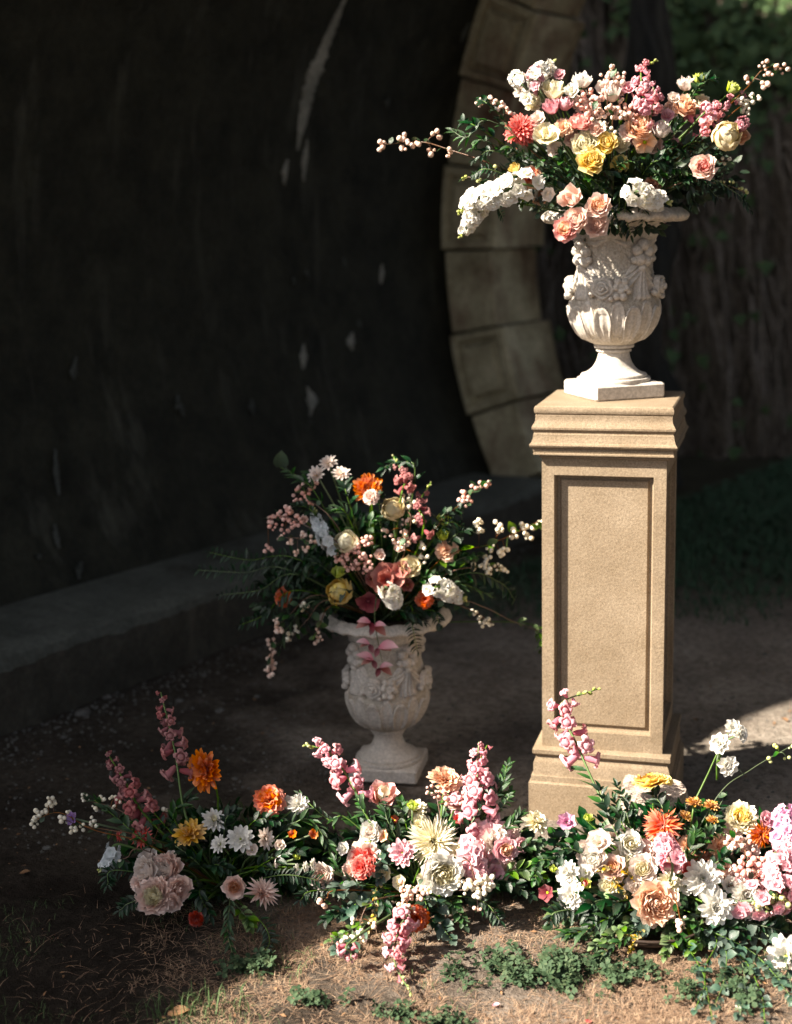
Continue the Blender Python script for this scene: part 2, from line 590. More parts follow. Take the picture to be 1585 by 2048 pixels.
prof = []
NW = 60
for i in range(NW + 1):
    a = WA0 + (WA1 - WA0) * i / NW
    z = max(0.3, wtop(a)) + 0.05 * noise.noise((a * 4, 0, 0)) + 0.03 * noise.noise((a * 13, 2, 0))
    prof += [tun(a, 0.9, -0.1), tun(a, 0.9, z), tun(a, 1.5, z + .05), tun(a, 1.5, -0.1)]
ww.add(prof, grid_faces(3, NW) + [(0, 1, 2, 3), (NW * 4 + 3, NW * 4 + 2, NW * 4 + 1, NW * 4)])
put('wing_wall', ww.mesh('wing_wall', M['masonry_and_recess_shade'], smooth=False), label='sloping stone wing wall at the near mouth of the tunnel', category='wall')

# ivy bank beyond the tunnel
bm_, bnt, bp = material('bank_earth', 0.95, 0.1)
bv = coords(bnt, (1, 1, 0.22))
bfac = noise_tex(bnt, bv, 9.0, 6.0, 0.7)
bcol = ramp(bnt, bfac, [(0.35, (0.05, 0.04, 0.03)), (0.52, (0.16, 0.13, 0.10)), (0.68, (0.32, 0.27, 0.21))])
bnt.links.new(bcol, bp.inputs['Base Color'])
bump(bnt, bp, bfac, 1.0, 0.06)


def bank(x, z):
    return 9.25 + 0.42 * z + 0.14 * noise.noise((x * 1.2, z * 0.9, 3)) + 0.10 * noise.noise((x * 5, z * 1.1, 7)) + 0.06 * noise.noise((x * 13, z * 2.2, 5)) - 0.25 * max(0, (x - 2.0)) * 0.4


bw = []
NX, NZ = 150, 60
for j in range(NZ + 1):
    z = -0.15 + 5.6 * j / NZ
    for i in range(NX + 1):
        x = -1.0 + 8.0 * i / NX
        bw.append((x, bank(x, z), z))
put('bank', new_mesh('bank', bw, grid_faces(NX, NZ), bm_), kind='structure', label='steep earth bank hung with dead vines and ivy')

# ------------------------------------------------------------------ pedestal
PED = Vector((0.56, 3.735, 0.0))
PROT = radians(-15.5)
ped = root('stone_pedestal', PED, 'tall square sandstone pedestal with recessed panels and a moulded cap', 'pedestal', rz=PROT)
PM = Matrix.Translation(PED) @ Matrix.Rotation(PROT, 4, 'Z') @ Matrix.Diagonal((1, 1, 1.086 / 1.10, 1))


def square_profile(pts, cap0=False, cap1=False, sub=6):
    """square-plan moulding: (half-width, z) rows, edges subdivided a little so that they can wander"""
    vs = []
    side = sub
    for (h, z) in pts:
        for s in range(4):
            for i in range(side):
                t = -1 + 2 * i / side
                x, y = [(t, -1), (1, t), (-t, 1), (-1, -t)][s]
                w = 0.0006 * noise.noise((x * 9 + s, y * 9, z * 40))
                vs.append((x * (h + w), y * (h + w), z))
    c = 4 * side
    f = grid_faces(c, len(pts) - 1, True)
    if cap0:
        f.append(tuple(range(c))[::-1])
    if cap1:
        f.append(tuple(range((len(pts) - 1) * c, len(pts) * c)))
    return vs, f


def part_profile(name, pts, parent, mw, mat, **k):
    vs, f = square_profile(pts, **k)
    return put(name, new_mesh(name, vs, f, mat, sharp=radians(24)), parent, mw)


ZT = 1.086
part_profile('plinth', [(0.186, -0.03), (0.186, 0.098), (0.183, 0.102)], ped, PM, M['sandstone'], cap1=True)
part_profile('base_moulding', [(0.1800, 0.1015), (0.1800, 0.1175), (0.1760, 0.1180), (0.1752, 0.124), (0.1752, 0.150), (0.1730, 0.158), (0.1695, 0.165), (0.1690, 0.170), (0.1735, 0.174), (0.1770, 0.178), (0.1775, 0.1885), (0.1765, 0.1898), (0.1560, 0.1932)], ped, PM, M['sandstone'], cap1=True)
# shaft with a sunk, moulded panel on each face
HS, Z0, Z1 = 0.155, 0.1935, 0.978
sm_ = MB()
inset, zb, zt = 0.031, 0.046, 0.056
steps = [(0.0, 0.0), (0.001, 0.010), (0.004, 0.014), (0.0045, 0.026), (0.0115, 0.0265), (0.0145, 0.0225), (0.0160, 0.0195)]
for s in range(4):
    R = Matrix.Rotation(s * pi / 2, 4, 'Z')
    loops = [[(-HS, Z0), (HS, Z0), (HS, Z1), (-HS, Z1)]]
    dep = [0.0]
    for (ii, dd) in steps:
        loops.append([(-HS + inset + ii, Z0 + zb + ii), (HS - inset - ii, Z0 + zb + ii), (HS - inset - ii, Z1 - zt - ii), (-HS + inset + ii, Z1 - zt - ii)])
        dep.append(dd)
    vs = [R @ Vector((x, -HS + d, z)) for lp, d in zip(loops, dep) for (x, z) in lp]
    if s == 0:
        pass
    sm_.add(vs, grid_faces(4, len(loops) - 1, True))
    o = (len(loops) - 1) * 4
    pn = [R @ Vector((x, -HS + dep[-1] - 0.0001, z)) for (x, z) in loops[-1]]
    put('panel', new_mesh('panel', pn, [(0, 1, 2, 3)], M['sandstone'], smooth=False), ped, PM)
put('shaft', sm_.mesh('shaft', M['sandstone'], smooth=False), ped, PM)
cap = [(0.157, 0.965), (0.1605, 0.968), (0.1605, 0.9735), (0.162, 0.976), (0.174, 0.976), (0.174, 0.9795), (0.1725, 0.9815), (0.174, 0.985), (0.1745, 0.990), (0.1735, 0.9925), (0.177, 0.993), (0.181, 0.997), (0.1825, 1.001), (0.181, 1.005), (0.178, 1.008), (0.1765, 1.013), (0.1745, 1.019), (0.1735, 1.026), (0.1735, 1.0285), (0.1715, 1.0305), (0.1715, 1.034), (0.1735, 1.0365), (0.1765, 1.041), (0.177, 1.046), (0.1745, 1.052), (0.171, 1.057), (0.169, 1.064), (0.1685, 1.073), (0.169, 1.0765), (0.1665, 1.078), (0.170, 1.081), (0.172, 1.086), (0.172, 1.0925), (0.1705, 1.0975), (0.167, 1.10)]
part_profile('cap', cap, ped, PM, M['sandstone'], cap1=True)

# ------------------------------------------------------------------ carved urns
URN_BODY = [(0.044, 0.130), (0.052, 0.136), (0.072, 0.146), (0.090, 0.163), (0.104, 0.186), (0.112, 0.210), (0.1145, 0.232), (0.112, 0.250), (0.104, 0.268), (0.098, 0.300), (0.0965, 0.340), (0.0985, 0.375), (0.101, 0.400), (0.102, 0.418)]


def rbody(z):
    P = URN_BODY
    for (r0, z0), (r1, z1) in zip(P[:-1], P[1:]):
        if z <= z1:
            t = max(0, (z - z0) / (z1 - z0))
            return r0 + (r1 - r0) * t
    return P[-1][0]


def onb(th, z, off=0.0):
    r = rbody(z) + off
    return Vector((r * cos(th), r * sin(th), z))


def smooth_profile(P, n):
    q = catmull([Vector((r, z, 0)) for r, z in P], n)
    return [(p.x, p.y) for p in q]


def ogive_leaf(th0, z0, z1, half, h, point=0.9):
    """raised pointed leaf on the bowl, with a rolled edge, a sunk field and a mid rib"""
    NU, NV = 14, 14
    vs = []
    for j in range(NV + 1):
        v = j / NV
        w = half * (sin(pi * min(1, (0.32 + 0.68 * v)) ) ** 0.75 if v < 1 else 0.0)
        w = half * (0.62 + 0.75 * v - 0.2 * v * v) * (1 - v ** 3.2) ** 0.8
        for i in range(NU + 1):
            u = -1 + 2 * i / NU
            edge = max(abs(u), v ** 2.2)
            hh = h * (0.9 if 0.62 < edge < 0.93 else (0.18 if edge <= 0.62 else -0.5))
            hh += h * 0.5 * max(0, 1 - abs(u) * 5) * (1 - v)
            if v == 0:
                hh = h * .1
            vs.append(onb(th0 + u * w, z0 + (z1 - z0) * v, hh))
    return vs, grid_faces(NU, NV)


def rosette(M_, R, turns=3):
    """a carved rose: three overlapping rings of lobes stepping down from a bud"""
    NU, NV = 48, 24
    vs = []
    for j in range(NV + 1):
        v = j / NV
        for i in range(NU):
            a = 2 * pi * i / NU
            rings = (0.30, 0.62, 1.0)
            z, lo = 0.0, 0.0
            for q, rr in enumerate(rings):
                edge = rr * (0.86 + 0.14 * abs(cos(a * (1.0, 1.5, 2.5)[q] + q * .9)))
                if v <= edge or q == 2:
                    t = min(1, max(0, (v - lo) / max(.05, edge - lo)))
                    z = (0.72, 0.52, 0.30)[q] - 0.30 * (1 - t) ** 1.5 - (0.12 * t ** 3)
                    break
                lo = edge
            if v > 0.985:
                z = -0.35
            vs.append(M_ @ Vector((R * v * cos(a) * (.9 + .1 * abs(cos(2.5 * a + 1.8))), R * v * sin(a) * (.9 + .1 * abs(cos(2.5 * a + 1.8))), R * z)))
    return vs, grid_faces(NU, NV, True)


def daisy_relief(M_, R, n=5):
    vs = []
    NU, NV = 40, 10
    for j in range(NV + 1):
        v = j / NV
        for i in range(NU):
            a = 2 * pi * i / NU
            lobe = 0.72 + 0.28 * abs(cos(n * a / 2))
            r = R * v * lobe
            z = R * (0.34 if v < 0.22 else 0.16 + 0.34 * sin(pi * min(1, (v - .22) / .78)) * (0.55 + 0.45 * abs(cos(n * a / 2)))) if v < 0.99 else -0.3 * R
            vs.append(M_ @ Vector((r * cos(a), r * sin(a), z)))
    return vs, grid_faces(NU, NV, True)


def knob(M_, R, nu=10, nv=6):
    vs = []
    for j in range(nv + 1):
        t = pi * j / nv
        for i in range(nu):
            a = 2 * pi * i / nu
            vs.append(M_ @ Vector((R * sin(t) * cos(a), R * sin(t) * sin(a), R * cos(t))))
    return vs, grid_faces(nu, nv, True)


def radial(th, z, off=0.0, s=1.0, spin=0.0):
    return facing(onb(th, z, off), Vector((cos(th), sin(th), 0)), s, spin)


def build_urn(loc, rz, label, turn=0.0):
    u = root('carved_urn', loc, label, 'urn', 'pair of carved flower urns', rz)
    m = Matrix.Translation(loc) @ Matrix.Rotation(rz, 4, 'Z')

    def part(name, vfu, mat='cast_stone', sharp=None, smooth=True, parent=u):
        v, f = vfu[0], vfu[1]
        uv = vfu[2] if len(vfu) > 2 else None
        return put(name, new_mesh(name, v, f, M[mat], uv, smooth, sharp), parent, m)
    # plinth with worn edges
    v, f = box_verts(-0.0975, 0.0975, -0.0975, 0.0975, 0.0, 0.040, 0.005)
    part('plinth', (v, f), smooth=False)
    foot = [(0.0, 0.039), (0.094, 0.0395), (0.0955, 0.044), (0.0935, 0.0495), (0.085, 0.0505), (0.086, 0.055), (0.083, 0.0595), (0.076, 0.061), (0.066, 0.066), (0.055, 0.075), (0.047, 0.087), (0.042, 0.100), (0.0395, 0.112), (0.039, 0.1155), (0.0445, 0.1165), (0.0455, 0.120), (0.0445, 0.1225), (0.040, 0.1235), (0.040, 0.1255), (0.0505, 0.1265), (0.052, 0.1305), (0.051, 0.1345), (0.044, 0.136)]
    part('foot', lathe(foot, 64, False, True), sharp=radians(50))
    part('bowl', lathe(smooth_profile(URN_BODY, 60), 96, True, False), 'stippled_stone')
    neck = [(0.099, 0.414), (0.105, 0.4165), (0.106, 0.420), (0.103, 0.424), (0.107, 0.430), (0.119, 0.437), (0.135, 0.4425), (0.150, 0.4445), (0.168, 0.446), (0.181, 0.449), (0.1855, 0.4545), (0.184, 0.461), (0.176, 0.468), (0.164, 0.4745), (0.156, 0.476), (0.148, 0.472), (0.128, 0.456), (0.108, 0.44), (0.1, 0.40), (0.0, 0.39)]
    rv, rf, ruv = lathe(smooth_profile(neck, 90), 96, False, False)
    # egg-and-tongue ripple on the lip
    out = []
    for (x, y, z) in rv:
        r = hypot(x, y)
        a = atan2(y, x)
        k = max(0, min(1, (r - 0.135) / 0.03)) if z > 0.43 else 0
        rr = 1 + k * 0.022 * (abs(sin(a * 12)) ** .6 - 0.7)
        zz = z + k * 0.006 * (abs(sin(a * 12)) ** .6 - 0.6)
        out.append((x * rr, y * rr, zz))
    part('rim', (out, rf, ruv))
    soil_v = lathe([(0.0, 0.452), (0.05, 0.455), (0.118, 0.448)], 24, False, False)
    put('soil', new_mesh('soil', soil_v[0], soil_v[1], M['dark_soil']), u, m)
    for k in range(9):
        part('acanthus_leaf', ogive_leaf(2 * pi * (k + .5) / 9 + turn, 0.142, 0.240, 0.27, 0.0085), sharp=radians(60))
    for k in range(9):
        part('acanthus_leaf', ogive_leaf(2 * pi * k / 9 + turn, 0.165, 0.254, 0.20, 0.005), sharp=radians(60))
    # ribbon of waves under the neck
    NU, NV = 220, 5
    rb = []
    for j in range(NV + 1):
        for i in range(NU):
            a = 2 * pi * i / NU
            z = 0.398 + 0.010 * asin(sin(a * 8)) / 1.57 * 1.0 + (j / NV - .5) * 0.014
            rb.append(onb(a, z, 0.004 * sin(pi * j / NV) * (1.2 + 0.3 * sin(a * 31)) - 0.001))
    part('wave_band', (rb, grid_faces(NU, NV, True)))
    for q in range(4):
        t0 = q * pi / 2 - pi / 2 + turn
        # cloth swag hanging between two knots
        NU, NV = 40, 12
        sw = []
        for j in range(NV + 1):
            v = j / NV
            for i in range(NU + 1):
                x = -1 + 2 * i / NU
                th = t0 + x * pi / 4 * 0.93
                zc = 0.272 + 0.052 * abs(x) ** 1.7
                wd = 0.020 + 0.016 * (1 - x * x)
                z = zc + (v - 0.5) * 2 * wd * 0.75
                off = 0.019 * sin(pi * v) ** 0.6 * (0.75 + 0.25 * cos(v * 15 + x * x * 2.0)) - 0.004
                sw.append(onb(th, z, off))
        part('swag', (sw, grid_faces(NU, NV)))
        # carved rose, daisy and buds at the middle of each swag
        part('carved_rose', rosette(radial(t0 - 0.16, 0.283, 0.015, 1, 0.4), 0.029))
        part('carved_blossom', daisy_relief(radial(t0 + 0.24, 0.288, 0.015, 1, 0.9), 0.024, 5))
        for (dt, z, r) in ((0.14, 0.262, 0.009), (0.28, 0.262, 0.011), (0.40, 0.276, 0.009), (0.02, 0.256, 0.007), (-0.42, 0.268, 0.009)):
            part('carved_bud', knob(radial(t0 + dt, z, 0.011, (1, 1, 1.1)), r))
        # knot, hanging tassel and fruit at the ends
        tk = t0 + pi / 4
        for (dt, z, r) in ((0, 0.388, 0.016), (-0.16, 0.374, 0.015), (0.16, 0.371, 0.015), (-0.07, 0.352, 0.017), (0.11, 0.348, 0.015), (0.0, 0.331, 0.012), (-0.22, 0.350, 0.010), (0.25, 0.352, 0.009)):
            part('carved_fruit', knob(radial(tk + dt, z, 0.010), r))
        NU, NV = 18, 10
        ts = []
        for j in range(NV + 1):
            v = j / NV
            w = 0.10 + 0.17 * v
            for i in range(NU + 1):
                x = -1 + 2 * i / NU
                off = (0.023 * (1 - x * x) ** 0.5 * (1 - 0.3 * v)) * (0.75 + 0.25 * cos(x * 14)) - 0.002
                if j == NV:
                    off = -0.004
                ts.append(onb(tk + x * w, 0.326 - 0.078 * v + 0.004 * abs(sin(x * 7)), off))
        part('carved_tassel', (ts, grid_faces(NU, NV)))
        for sgn in (-1, 1):
            lf = []
            for j in range(9):
                v = j / 8
                for i in range(9):
                    x = -1 + 2 * i / 8
                    w = 0.014 * sin(pi * min(1, v * 0.9 + 0.1)) ** 0.7
                    th = tk + sgn * (0.12 + 0.30 * v)
                    lf.append(onb(th, 0.335 - 0.022 * v + x * w, 0.011 * (1 - x * x) * (1 - 0.4 * v) - 0.002 + 0.002 * cos(x * 9)))
            part('carved_leaf', (lf, grid_faces(8, 8)))
    return u, m


M['dark_soil'] = stone('dark_soil', (0.02, 0.015, 0.01), (0.05, 0.035, 0.025), 60)
U1 = Vector((0.572, 3.785, ZT - 0.0005))
U2 = Vector((-0.036, 3.965, -0.004))
build_urn(U1, radians(18), 'cream carved stone urn in full sun on top of the pedestal', radians(-32))
build_urn(U2, radians(-11), 'grey carved stone urn standing on the shaded ground')

# ------------------------------------------------------------------ petals, leaves, berries: small shared meshes
def petal_material(name, base, mid, tip, rough=0.6, trans=0.30, var=0.10, vein=0.10):
    m = bpy.data.materials.new(name)
    m.use_nodes = True
    nt = m.node_tree
    p = nt.nodes['Principled BSDF']
    p.inputs['Roughness'].default_value = rough
    p.inputs['Specular IOR Level'].default_value = 0.06
    uv = nt.nodes.new('ShaderNodeUVMap')
    sp = nt.nodes.new('ShaderNodeSeparateXYZ')
    nt.links.new(uv.outputs[0], sp.inputs[0])
    col = ramp(nt, sp.outputs[1], [(0.05, base), (0.45, mid), (1.0, tip)])
    info = nt.nodes.new('ShaderNodeObjectInfo')
    hs = nt.nodes.new('ShaderNodeHueSaturation')
    mr = nd(nt, 'ShaderNodeMapRange')
    mr.inputs['To Min'].default_value, mr.inputs['To Max'].default_value = 1 - var, 1 + var
    nt.links.new(info.outputs['Random'], mr.inputs['Value'])
    nt.links.new(mr.outputs[0], hs.inputs['Value'])
    m2 = nd(nt, 'ShaderNodeMath', operation='MULTIPLY')
    m2.inputs[1].default_value = 7.31
    fr = nd(nt, 'ShaderNodeMath', operation='FRACT')
    nt.links.new(info.outputs['Random'], m2.inputs[0])
    nt.links.new(m2.outputs[0], fr.inputs[0])
    mr2 = nd(nt, 'ShaderNodeMapRange')
    mr2.inputs['To Min'].default_value, mr2.inputs['To Max'].default_value = 1 - var * 1.6, 1 + var * 1.4
    nt.links.new(fr.outputs[0], mr2.inputs['Value'])
    nt.links.new(mr2.outputs[0], hs.inputs['Saturation'])
    nt.links.new(col, hs.inputs['Color'])
    c = hs.outputs[0]
    if vein:
        mp = nt.nodes.new('ShaderNodeMapping')
        mp.inputs['Scale'].default_value = (14, 1.2, 1)
        nt.links.new(uv.outputs[0], mp.inputs[0])
        nz = noise_tex(nt, mp.outputs[0], 1.5, 3.0)
        c = mix(nt, vein, c, ramp(nt, nz, [(0.3, (0.35, 0.3, 0.28)), (0.6, (1, 1, 1))]), 'MULTIPLY')
        bump(nt, p, nz, 0.35, 0.002)
    nt.links.new(c, p.inputs['Base Color'])
    t = nt.nodes.new('ShaderNodeBsdfTranslucent')
    nt.links.new(c, t.inputs[0])
    mx = nt.nodes.new('ShaderNodeMixShader')
    mx.inputs[0].default_value = trans
    nt.links.new(p.outputs[0], mx.inputs[1])
    nt.links.new(t.outputs[0], mx.inputs[2])
    nt.links.new(mx.outputs[0], nt.nodes['Material Output'].inputs[0])
    return m


PAL = {  # base, middle, tip of a petal as sRGB
    'white': ((226, 226, 190), (236, 232, 222), (238, 236, 230)),
    'blushwhite': ((232, 205, 180), (236, 220, 208), (238, 228, 220)),
    'cream': ((238, 222, 164), (240, 231, 196), (241, 236, 214)),
    'ivory': ((226, 206, 140), (230, 214, 168), (234, 220, 182)),
    'yellow': ((232, 178, 50), (240, 206, 96), (240, 222, 150)),
    'mustard': ((206, 146, 46), (224, 172, 74), (232, 192, 110)),
    'blush': ((238, 178, 150), (240, 206, 190), (240, 218, 207)),
    'rosepink': ((240, 160, 116), (236, 168, 156), (238, 186, 180)),
    'apricot': ((240, 178, 130), (242, 202, 170), (242, 214, 192)),
    'peach': ((238, 160, 104), (240, 186, 146), (240, 206, 178)),
    'coral': ((200, 60, 60), (216, 88, 84), (226, 130, 120)),
    'orange': ((186, 70, 20), (220, 106, 34), (232, 140, 60)),
    'rust': ((170, 60, 30), (206, 88, 50), (214, 110, 70)),
    'orangepink': ((236, 120, 60), (232, 118, 88), (238, 150, 120)),
    'snap': ((196, 98, 118), (210, 128, 142), (228, 170, 170)),
    'snapdark': ((128, 66, 74), (160, 94, 98), (190, 134, 130)),
    'pink': ((208, 118, 138), (220, 152, 166), (232, 184, 190)),
    'magenta': ((200, 124, 164), (216, 156, 186), (228, 184, 206)),
    'palepink': ((220, 140, 156), (228, 172, 182), (234, 196, 200)),
    'mauve': ((120, 84, 150), (150, 116, 176), (180, 150, 196)),
    'maroon': ((96, 38, 48), (130, 66, 74), (158, 98, 100)),
    'salmon': ((136, 62, 56), (166, 92, 84), (192, 136, 124)),
    'brown': ((130, 76, 50), (156, 100, 76), (176, 124, 98)),
    'tan': ((190, 130, 60), (206, 150, 84), (214, 168, 106)),
    'lime': ((150, 170, 40), (176, 196, 70), (200, 210, 110)),
    'bud': ((120, 140, 60), (176, 184, 110), (220, 214, 170)),
    'bluewhite': ((196, 206, 200), (210, 216, 216), (220, 224, 226)),
    'darkred': ((110, 30, 24), (140, 44, 34), (150, 60, 46)),
}
for k, (a, b, c) in PAL.items():
    M['petal_' + k] = petal_material('petal_' + k, lin(a), lin(b), lin(c))
GREENS = {
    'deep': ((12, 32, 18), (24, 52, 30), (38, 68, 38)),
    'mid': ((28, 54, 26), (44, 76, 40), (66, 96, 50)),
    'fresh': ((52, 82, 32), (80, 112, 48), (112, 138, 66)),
    'grey': ((44, 66, 54), (66, 90, 76), (92, 112, 96)),
    'stem': ((70, 96, 44), (92, 120, 60), (110, 140, 74)),
    'twig': ((96, 64, 44), (120, 82, 58), (130, 96, 66)),
    'gold': ((130, 110, 40), (170, 140, 56), (196, 166, 80)),
}
for k, (a, b, c) in GREENS.items():
    M['leaf_' + k] = petal_material('leaf_' + k, lin(a), lin(b), lin(c), 0.36, 0.22, 0.25, 0.25)
    M['leaf_' + k].node_tree.nodes['Principled BSDF'].inputs['Specular IOR Level'].default_value = 0.4
BERRY = {'berrypink': ((232, 196, 176), (238, 216, 200)), 'berrywhite': ((230, 220, 196), (238, 232, 214)), 'berryrose': ((226, 172, 158), (236, 198, 184)), 'berrygreen': ((190, 196, 120), (216, 214, 160))}
for k, (a, b) in BERRY.items():
    M[k] = petal_material(k, lin(a), lin(a), lin(b), 0.4, 0.12, 0.12, 0.0)
    cr_ = [n_ for n_ in M[k].node_tree.nodes if n_.type == 'VALTORGB'][0].color_ramp
    cr_.elements[2].position = 0.86
    tip_ = cr_.elements.new(0.95)
    tip_.color = rgba(lin((96, 70, 52)))

CACHE = {}


def cached(key, fn):
    if key not in CACHE:
        CACHE[key] = fn()
    return CACHE[key]


def bez(P, t):
    a, b, c, d = P
    s = 1 - t
    return tuple(s ** 3 * a[i] + 3 * s * s * t * b[i] + 3 * s * t * t * c[i] + t ** 3 * d[i] for i in range(2))


SHELLS = {
    'bud': ((0.05, 0), (0.95, 0.0), (1.0, 0.8), (0.55, 1.2)),
    'cup': ((0.05, 0), (1.0, -0.05), (1.0, 0.7), (0.98, 1.0)),
    'flare': ((0.05, 0), (0.85, -0.1), (0.95, 0.65), (1.22, 0.92)),
    'open': ((0.08, 0), (0.7, -0.1), (1.05, 0.55), (1.25, 0.50)),
    'ball': ((0.05, 0), (1.35, -0.05), (1.30, 1.5), (0.06, 1.44)),
    'ballout': ((0.05, 0), (1.35, -0.05), (1.28, 0.95), (1.0, 1.25)),
}


def shell(kind, col, seed, ha=0.95, ruf=0.05, nu=4, nv=5):
    """a petal wrapped round its flower's axis (axis Z, petal centred on +X)"""
    def make():
        r_ = random.Random(seed * 13 + 5)
        P = SHELLS[kind]
        vs, uv = [], []
        ph, k1, notch = r_.random() * 6, 2.5 + 2 * r_.random(), r_.random() * 0.05
        for j in range(nv + 1):
            v = j / nv
            for i in range(nu + 1):
                u = -1 + 2 * i / nu
                ve = v * (1 - 0.22 * u * u) + (-notch * (1 - abs(u)) * v)
                r, z = bez(P, ve)
                w = ha * (0.35 + 0.65 * min(1, v * 1.7))
                r *= 1 + 0.05 * u + ruf * 1.3 * sin(u * k1 + ph) * v * v
                z += ruf * 1.2 * cos(u * k1 * 1.3 + ph) * v * v
                th = u * w
                vs.append((r * cos(th), r * sin(th), z))
                uv.append((0.5 + u * .5, v))
        return new_mesh('petal', vs, grid_faces(nu, nv), M['petal_' + col], uv)
    return cached(('shell', kind, col, seed, ha, ruf), make)


BLADES = {  # half-width along the length 0..1
    'point': lambda t: 0.9 * sin(pi * min(1, (0.10 + 0.9 * t))) ** 0.8 * (1 - 0.25 * t) + 0.02,
    'round': lambda t: (0.30 + 0.75 * sin(pi * 0.5 * min(1, t * 1.25))) * (1 - max(0, (t - 0.72) / 0.28) ** 2 * 0.72),
    'strap': lambda t: (0.45 + 0.55 * sin(pi * 0.5 * min(1, t * 1.6))) * (1 - max(0, (t - 0.74) / 0.26) ** 2.4 * 0.52),
    'fan': lambda t: 0.22 + 0.95 * t ** 1.2,
    'oval': lambda t: sin(pi * (0.04 + 0.92 * t)) ** 0.8,
    'lance': lambda t: sin(pi * (0.03 + 0.95 * t ** 0.8)) ** 1.1,
    'heart': lambda t: (1.0 - t) ** 0.7 * (0.6 + 1.4 * t ** .5) * 0.95 + 0.02,
}


def blade(shape, matname, seed, L=1.0, Wd=0.3, cup=0.3, bend=0.0, ruf=0.0, nu=2, nv=4, name='petal', keel=0.0):
    """a petal or leaf lying along +X, its upper side +Z"""
    def make():
        r_ = random.Random(seed * 7 + 3)
        wf = BLADES[shape]
        ph = r_.random() * 6
        b = bend + 0.12 * (r_.random() - .5)
        tw = 0.25 * (r_.random() - 0.5)
        vs, uv = [], []
        for j in range(nv + 1):
            t = j / nv
            for i in range(nu + 1):
                u = -1 + 2 * i / nu
                w = Wd * wf(t)
                y = u * w
                z = cup * w * u * u + keel * w * abs(u) + b * t * t + ruf * sin(u * 5 + ph) * t ** 3 + tw * y * t
                x = t * L * (1 - 0.05 * u * u * t) + (ruf * .5 * cos(u * 7 + ph) * (t ** 4) if ruf else 0)
                vs.append((x, y + b * 0.3 * tw, z))
                uv.append((0.5 + u * .5, t))
        return new_mesh(name, vs, grid_faces(nu, nv), M[matname], uv)
    return cached(('blade', shape, matname, seed, L, Wd, cup, bend, ruf, name), make)


def dirm(theta, az, base=(0, 0, 0), s=1.0, roll=0.0):
    """matrix for a blade leaving base at angle theta from +Z, upper side towards +Z"""
    d = Vector((sin(theta) * cos(az), sin(theta) * sin(az), cos(theta)))
    t = Vector((-sin(az), cos(az), 0))
    n = d.cross(t)
    if roll:
        t, n = t * cos(roll) + n * sin(roll), n * cos(roll) - t * sin(roll)
    return frame(Vector(base), d, t, n, s)


def ball_mesh(matname, key='berry', nu=8, nv=6, sq=1.0, tipv=True):
    def make():
        vs, uv = [(0, 0, sq)], [(0, 1)]
        for j in range(1, nv):
            t = pi * j / nv
            for i in range(nu):
                a = 2 * pi * i / nu
                vs.append((sin(t) * cos(a), sin(t) * sin(a), sq * cos(t)))
                uv.append((i / nu, 1 - j / nv))
        vs.append((0, 0, -sq)); uv.append((0, 0))
        f = [(0, 1 + i, 1 + (i + 1) % nu) for i in range(nu)]
        for j in range(nv - 2):
            for i in range(nu):
                a, b = 1 + j * nu + i, 1 + j * nu + (i + 1) % nu
                f.append((a, a + nu, b + nu, b))
        o = 1 + (nv - 2) * nu
        f += [(o + (i + 1) % nu, o + i, len(vs) - 1) for i in range(nu)]
        return new_mesh(key, vs, f, M[matname], uv)
    return cached(('ball', matname, key, sq), make)


def centre_mesh(matname):
    """a flower's eye: a low dome of knobs"""
    def make():
        vs, uv = [], []
        NU, NV = 18, 6
        for j in range(NV + 1):
            v = j / NV
            for i in range(NU):
                a = 2 * pi * i / NU
                r = v * (1 + 0.05 * sin(a * 9))
                z = 0.55 * (1 - v * v) + 0.10 * sin(a * 7 + j * 2.1) * sin(v * 9) * (0 if j == NV else 1)
                vs.append((r * cos(a), r * sin(a), z))
                uv.append((i / NU, 1 - v))
        return new_mesh('centre', vs, grid_faces(NU, NV, True), M[matname], uv)
    return cached(('centre', matname), make)


def floret_snap(col, seed):
    """a snapdragon floret: short tube, five ruffled lobes in two lips; mouth along +Z"""
    def make():
        r_ = random.Random(seed)
        vs, uv = [], []
        N = 20
        prof = [(0.14, 0.0), (0.27, 0.35), (0.30, 0.80), (0.37, 1.04), (0.52, 1.16), (0.66, 1.12), (0.74, 0.98)]
        ph = r_.uniform(0, 6)
        for j, (r, z) in enumerate(prof):
            for i in range(N):
                a = 2 * pi * i / N
                rr, zz = r, z
                if j >= 3:
                    k = (j - 2) / 4
                    lobe = 1 - k * 0.46 * (1 - abs(cos(2.5 * a - 2.5 * pi / 2)) ** 0.55)
                    s = sin(a)
                    rr = r * lobe * (1 + 0.12 * s * k)
                    zz = z + k * (0.20 * max(0, s) - 0.25 * max(0, s) * k + 0.16 * max(0, -s) * (1 - k)) + 0.075 * k * sin(7 * a + ph) + 0.05 * k * r_.uniform(-1, 1)
                vs.append((rr * cos(a), rr * sin(a), zz))
                uv.append((i / N, 0.25 + 0.75 * j / 6))
        f = grid_faces(N, len(prof) - 1, True)
        o = len(vs)
        for i in range(N):
            a = 2 * pi * i / N
            vs.append((.27 * cos(a), .17 * sin(a) - .09, 1.24)); uv.append((i / N, 0.72))
        f += [(3 * N + i, 3 * N + (i + 1) % N, o + (i + 1) % N, o + i) for i in range(N)]
        f.append(tuple(range(o, o + N)))
        return new_mesh('floret', vs, f, M['petal_' + col], uv)
    return cached(('snap', col, seed), make)


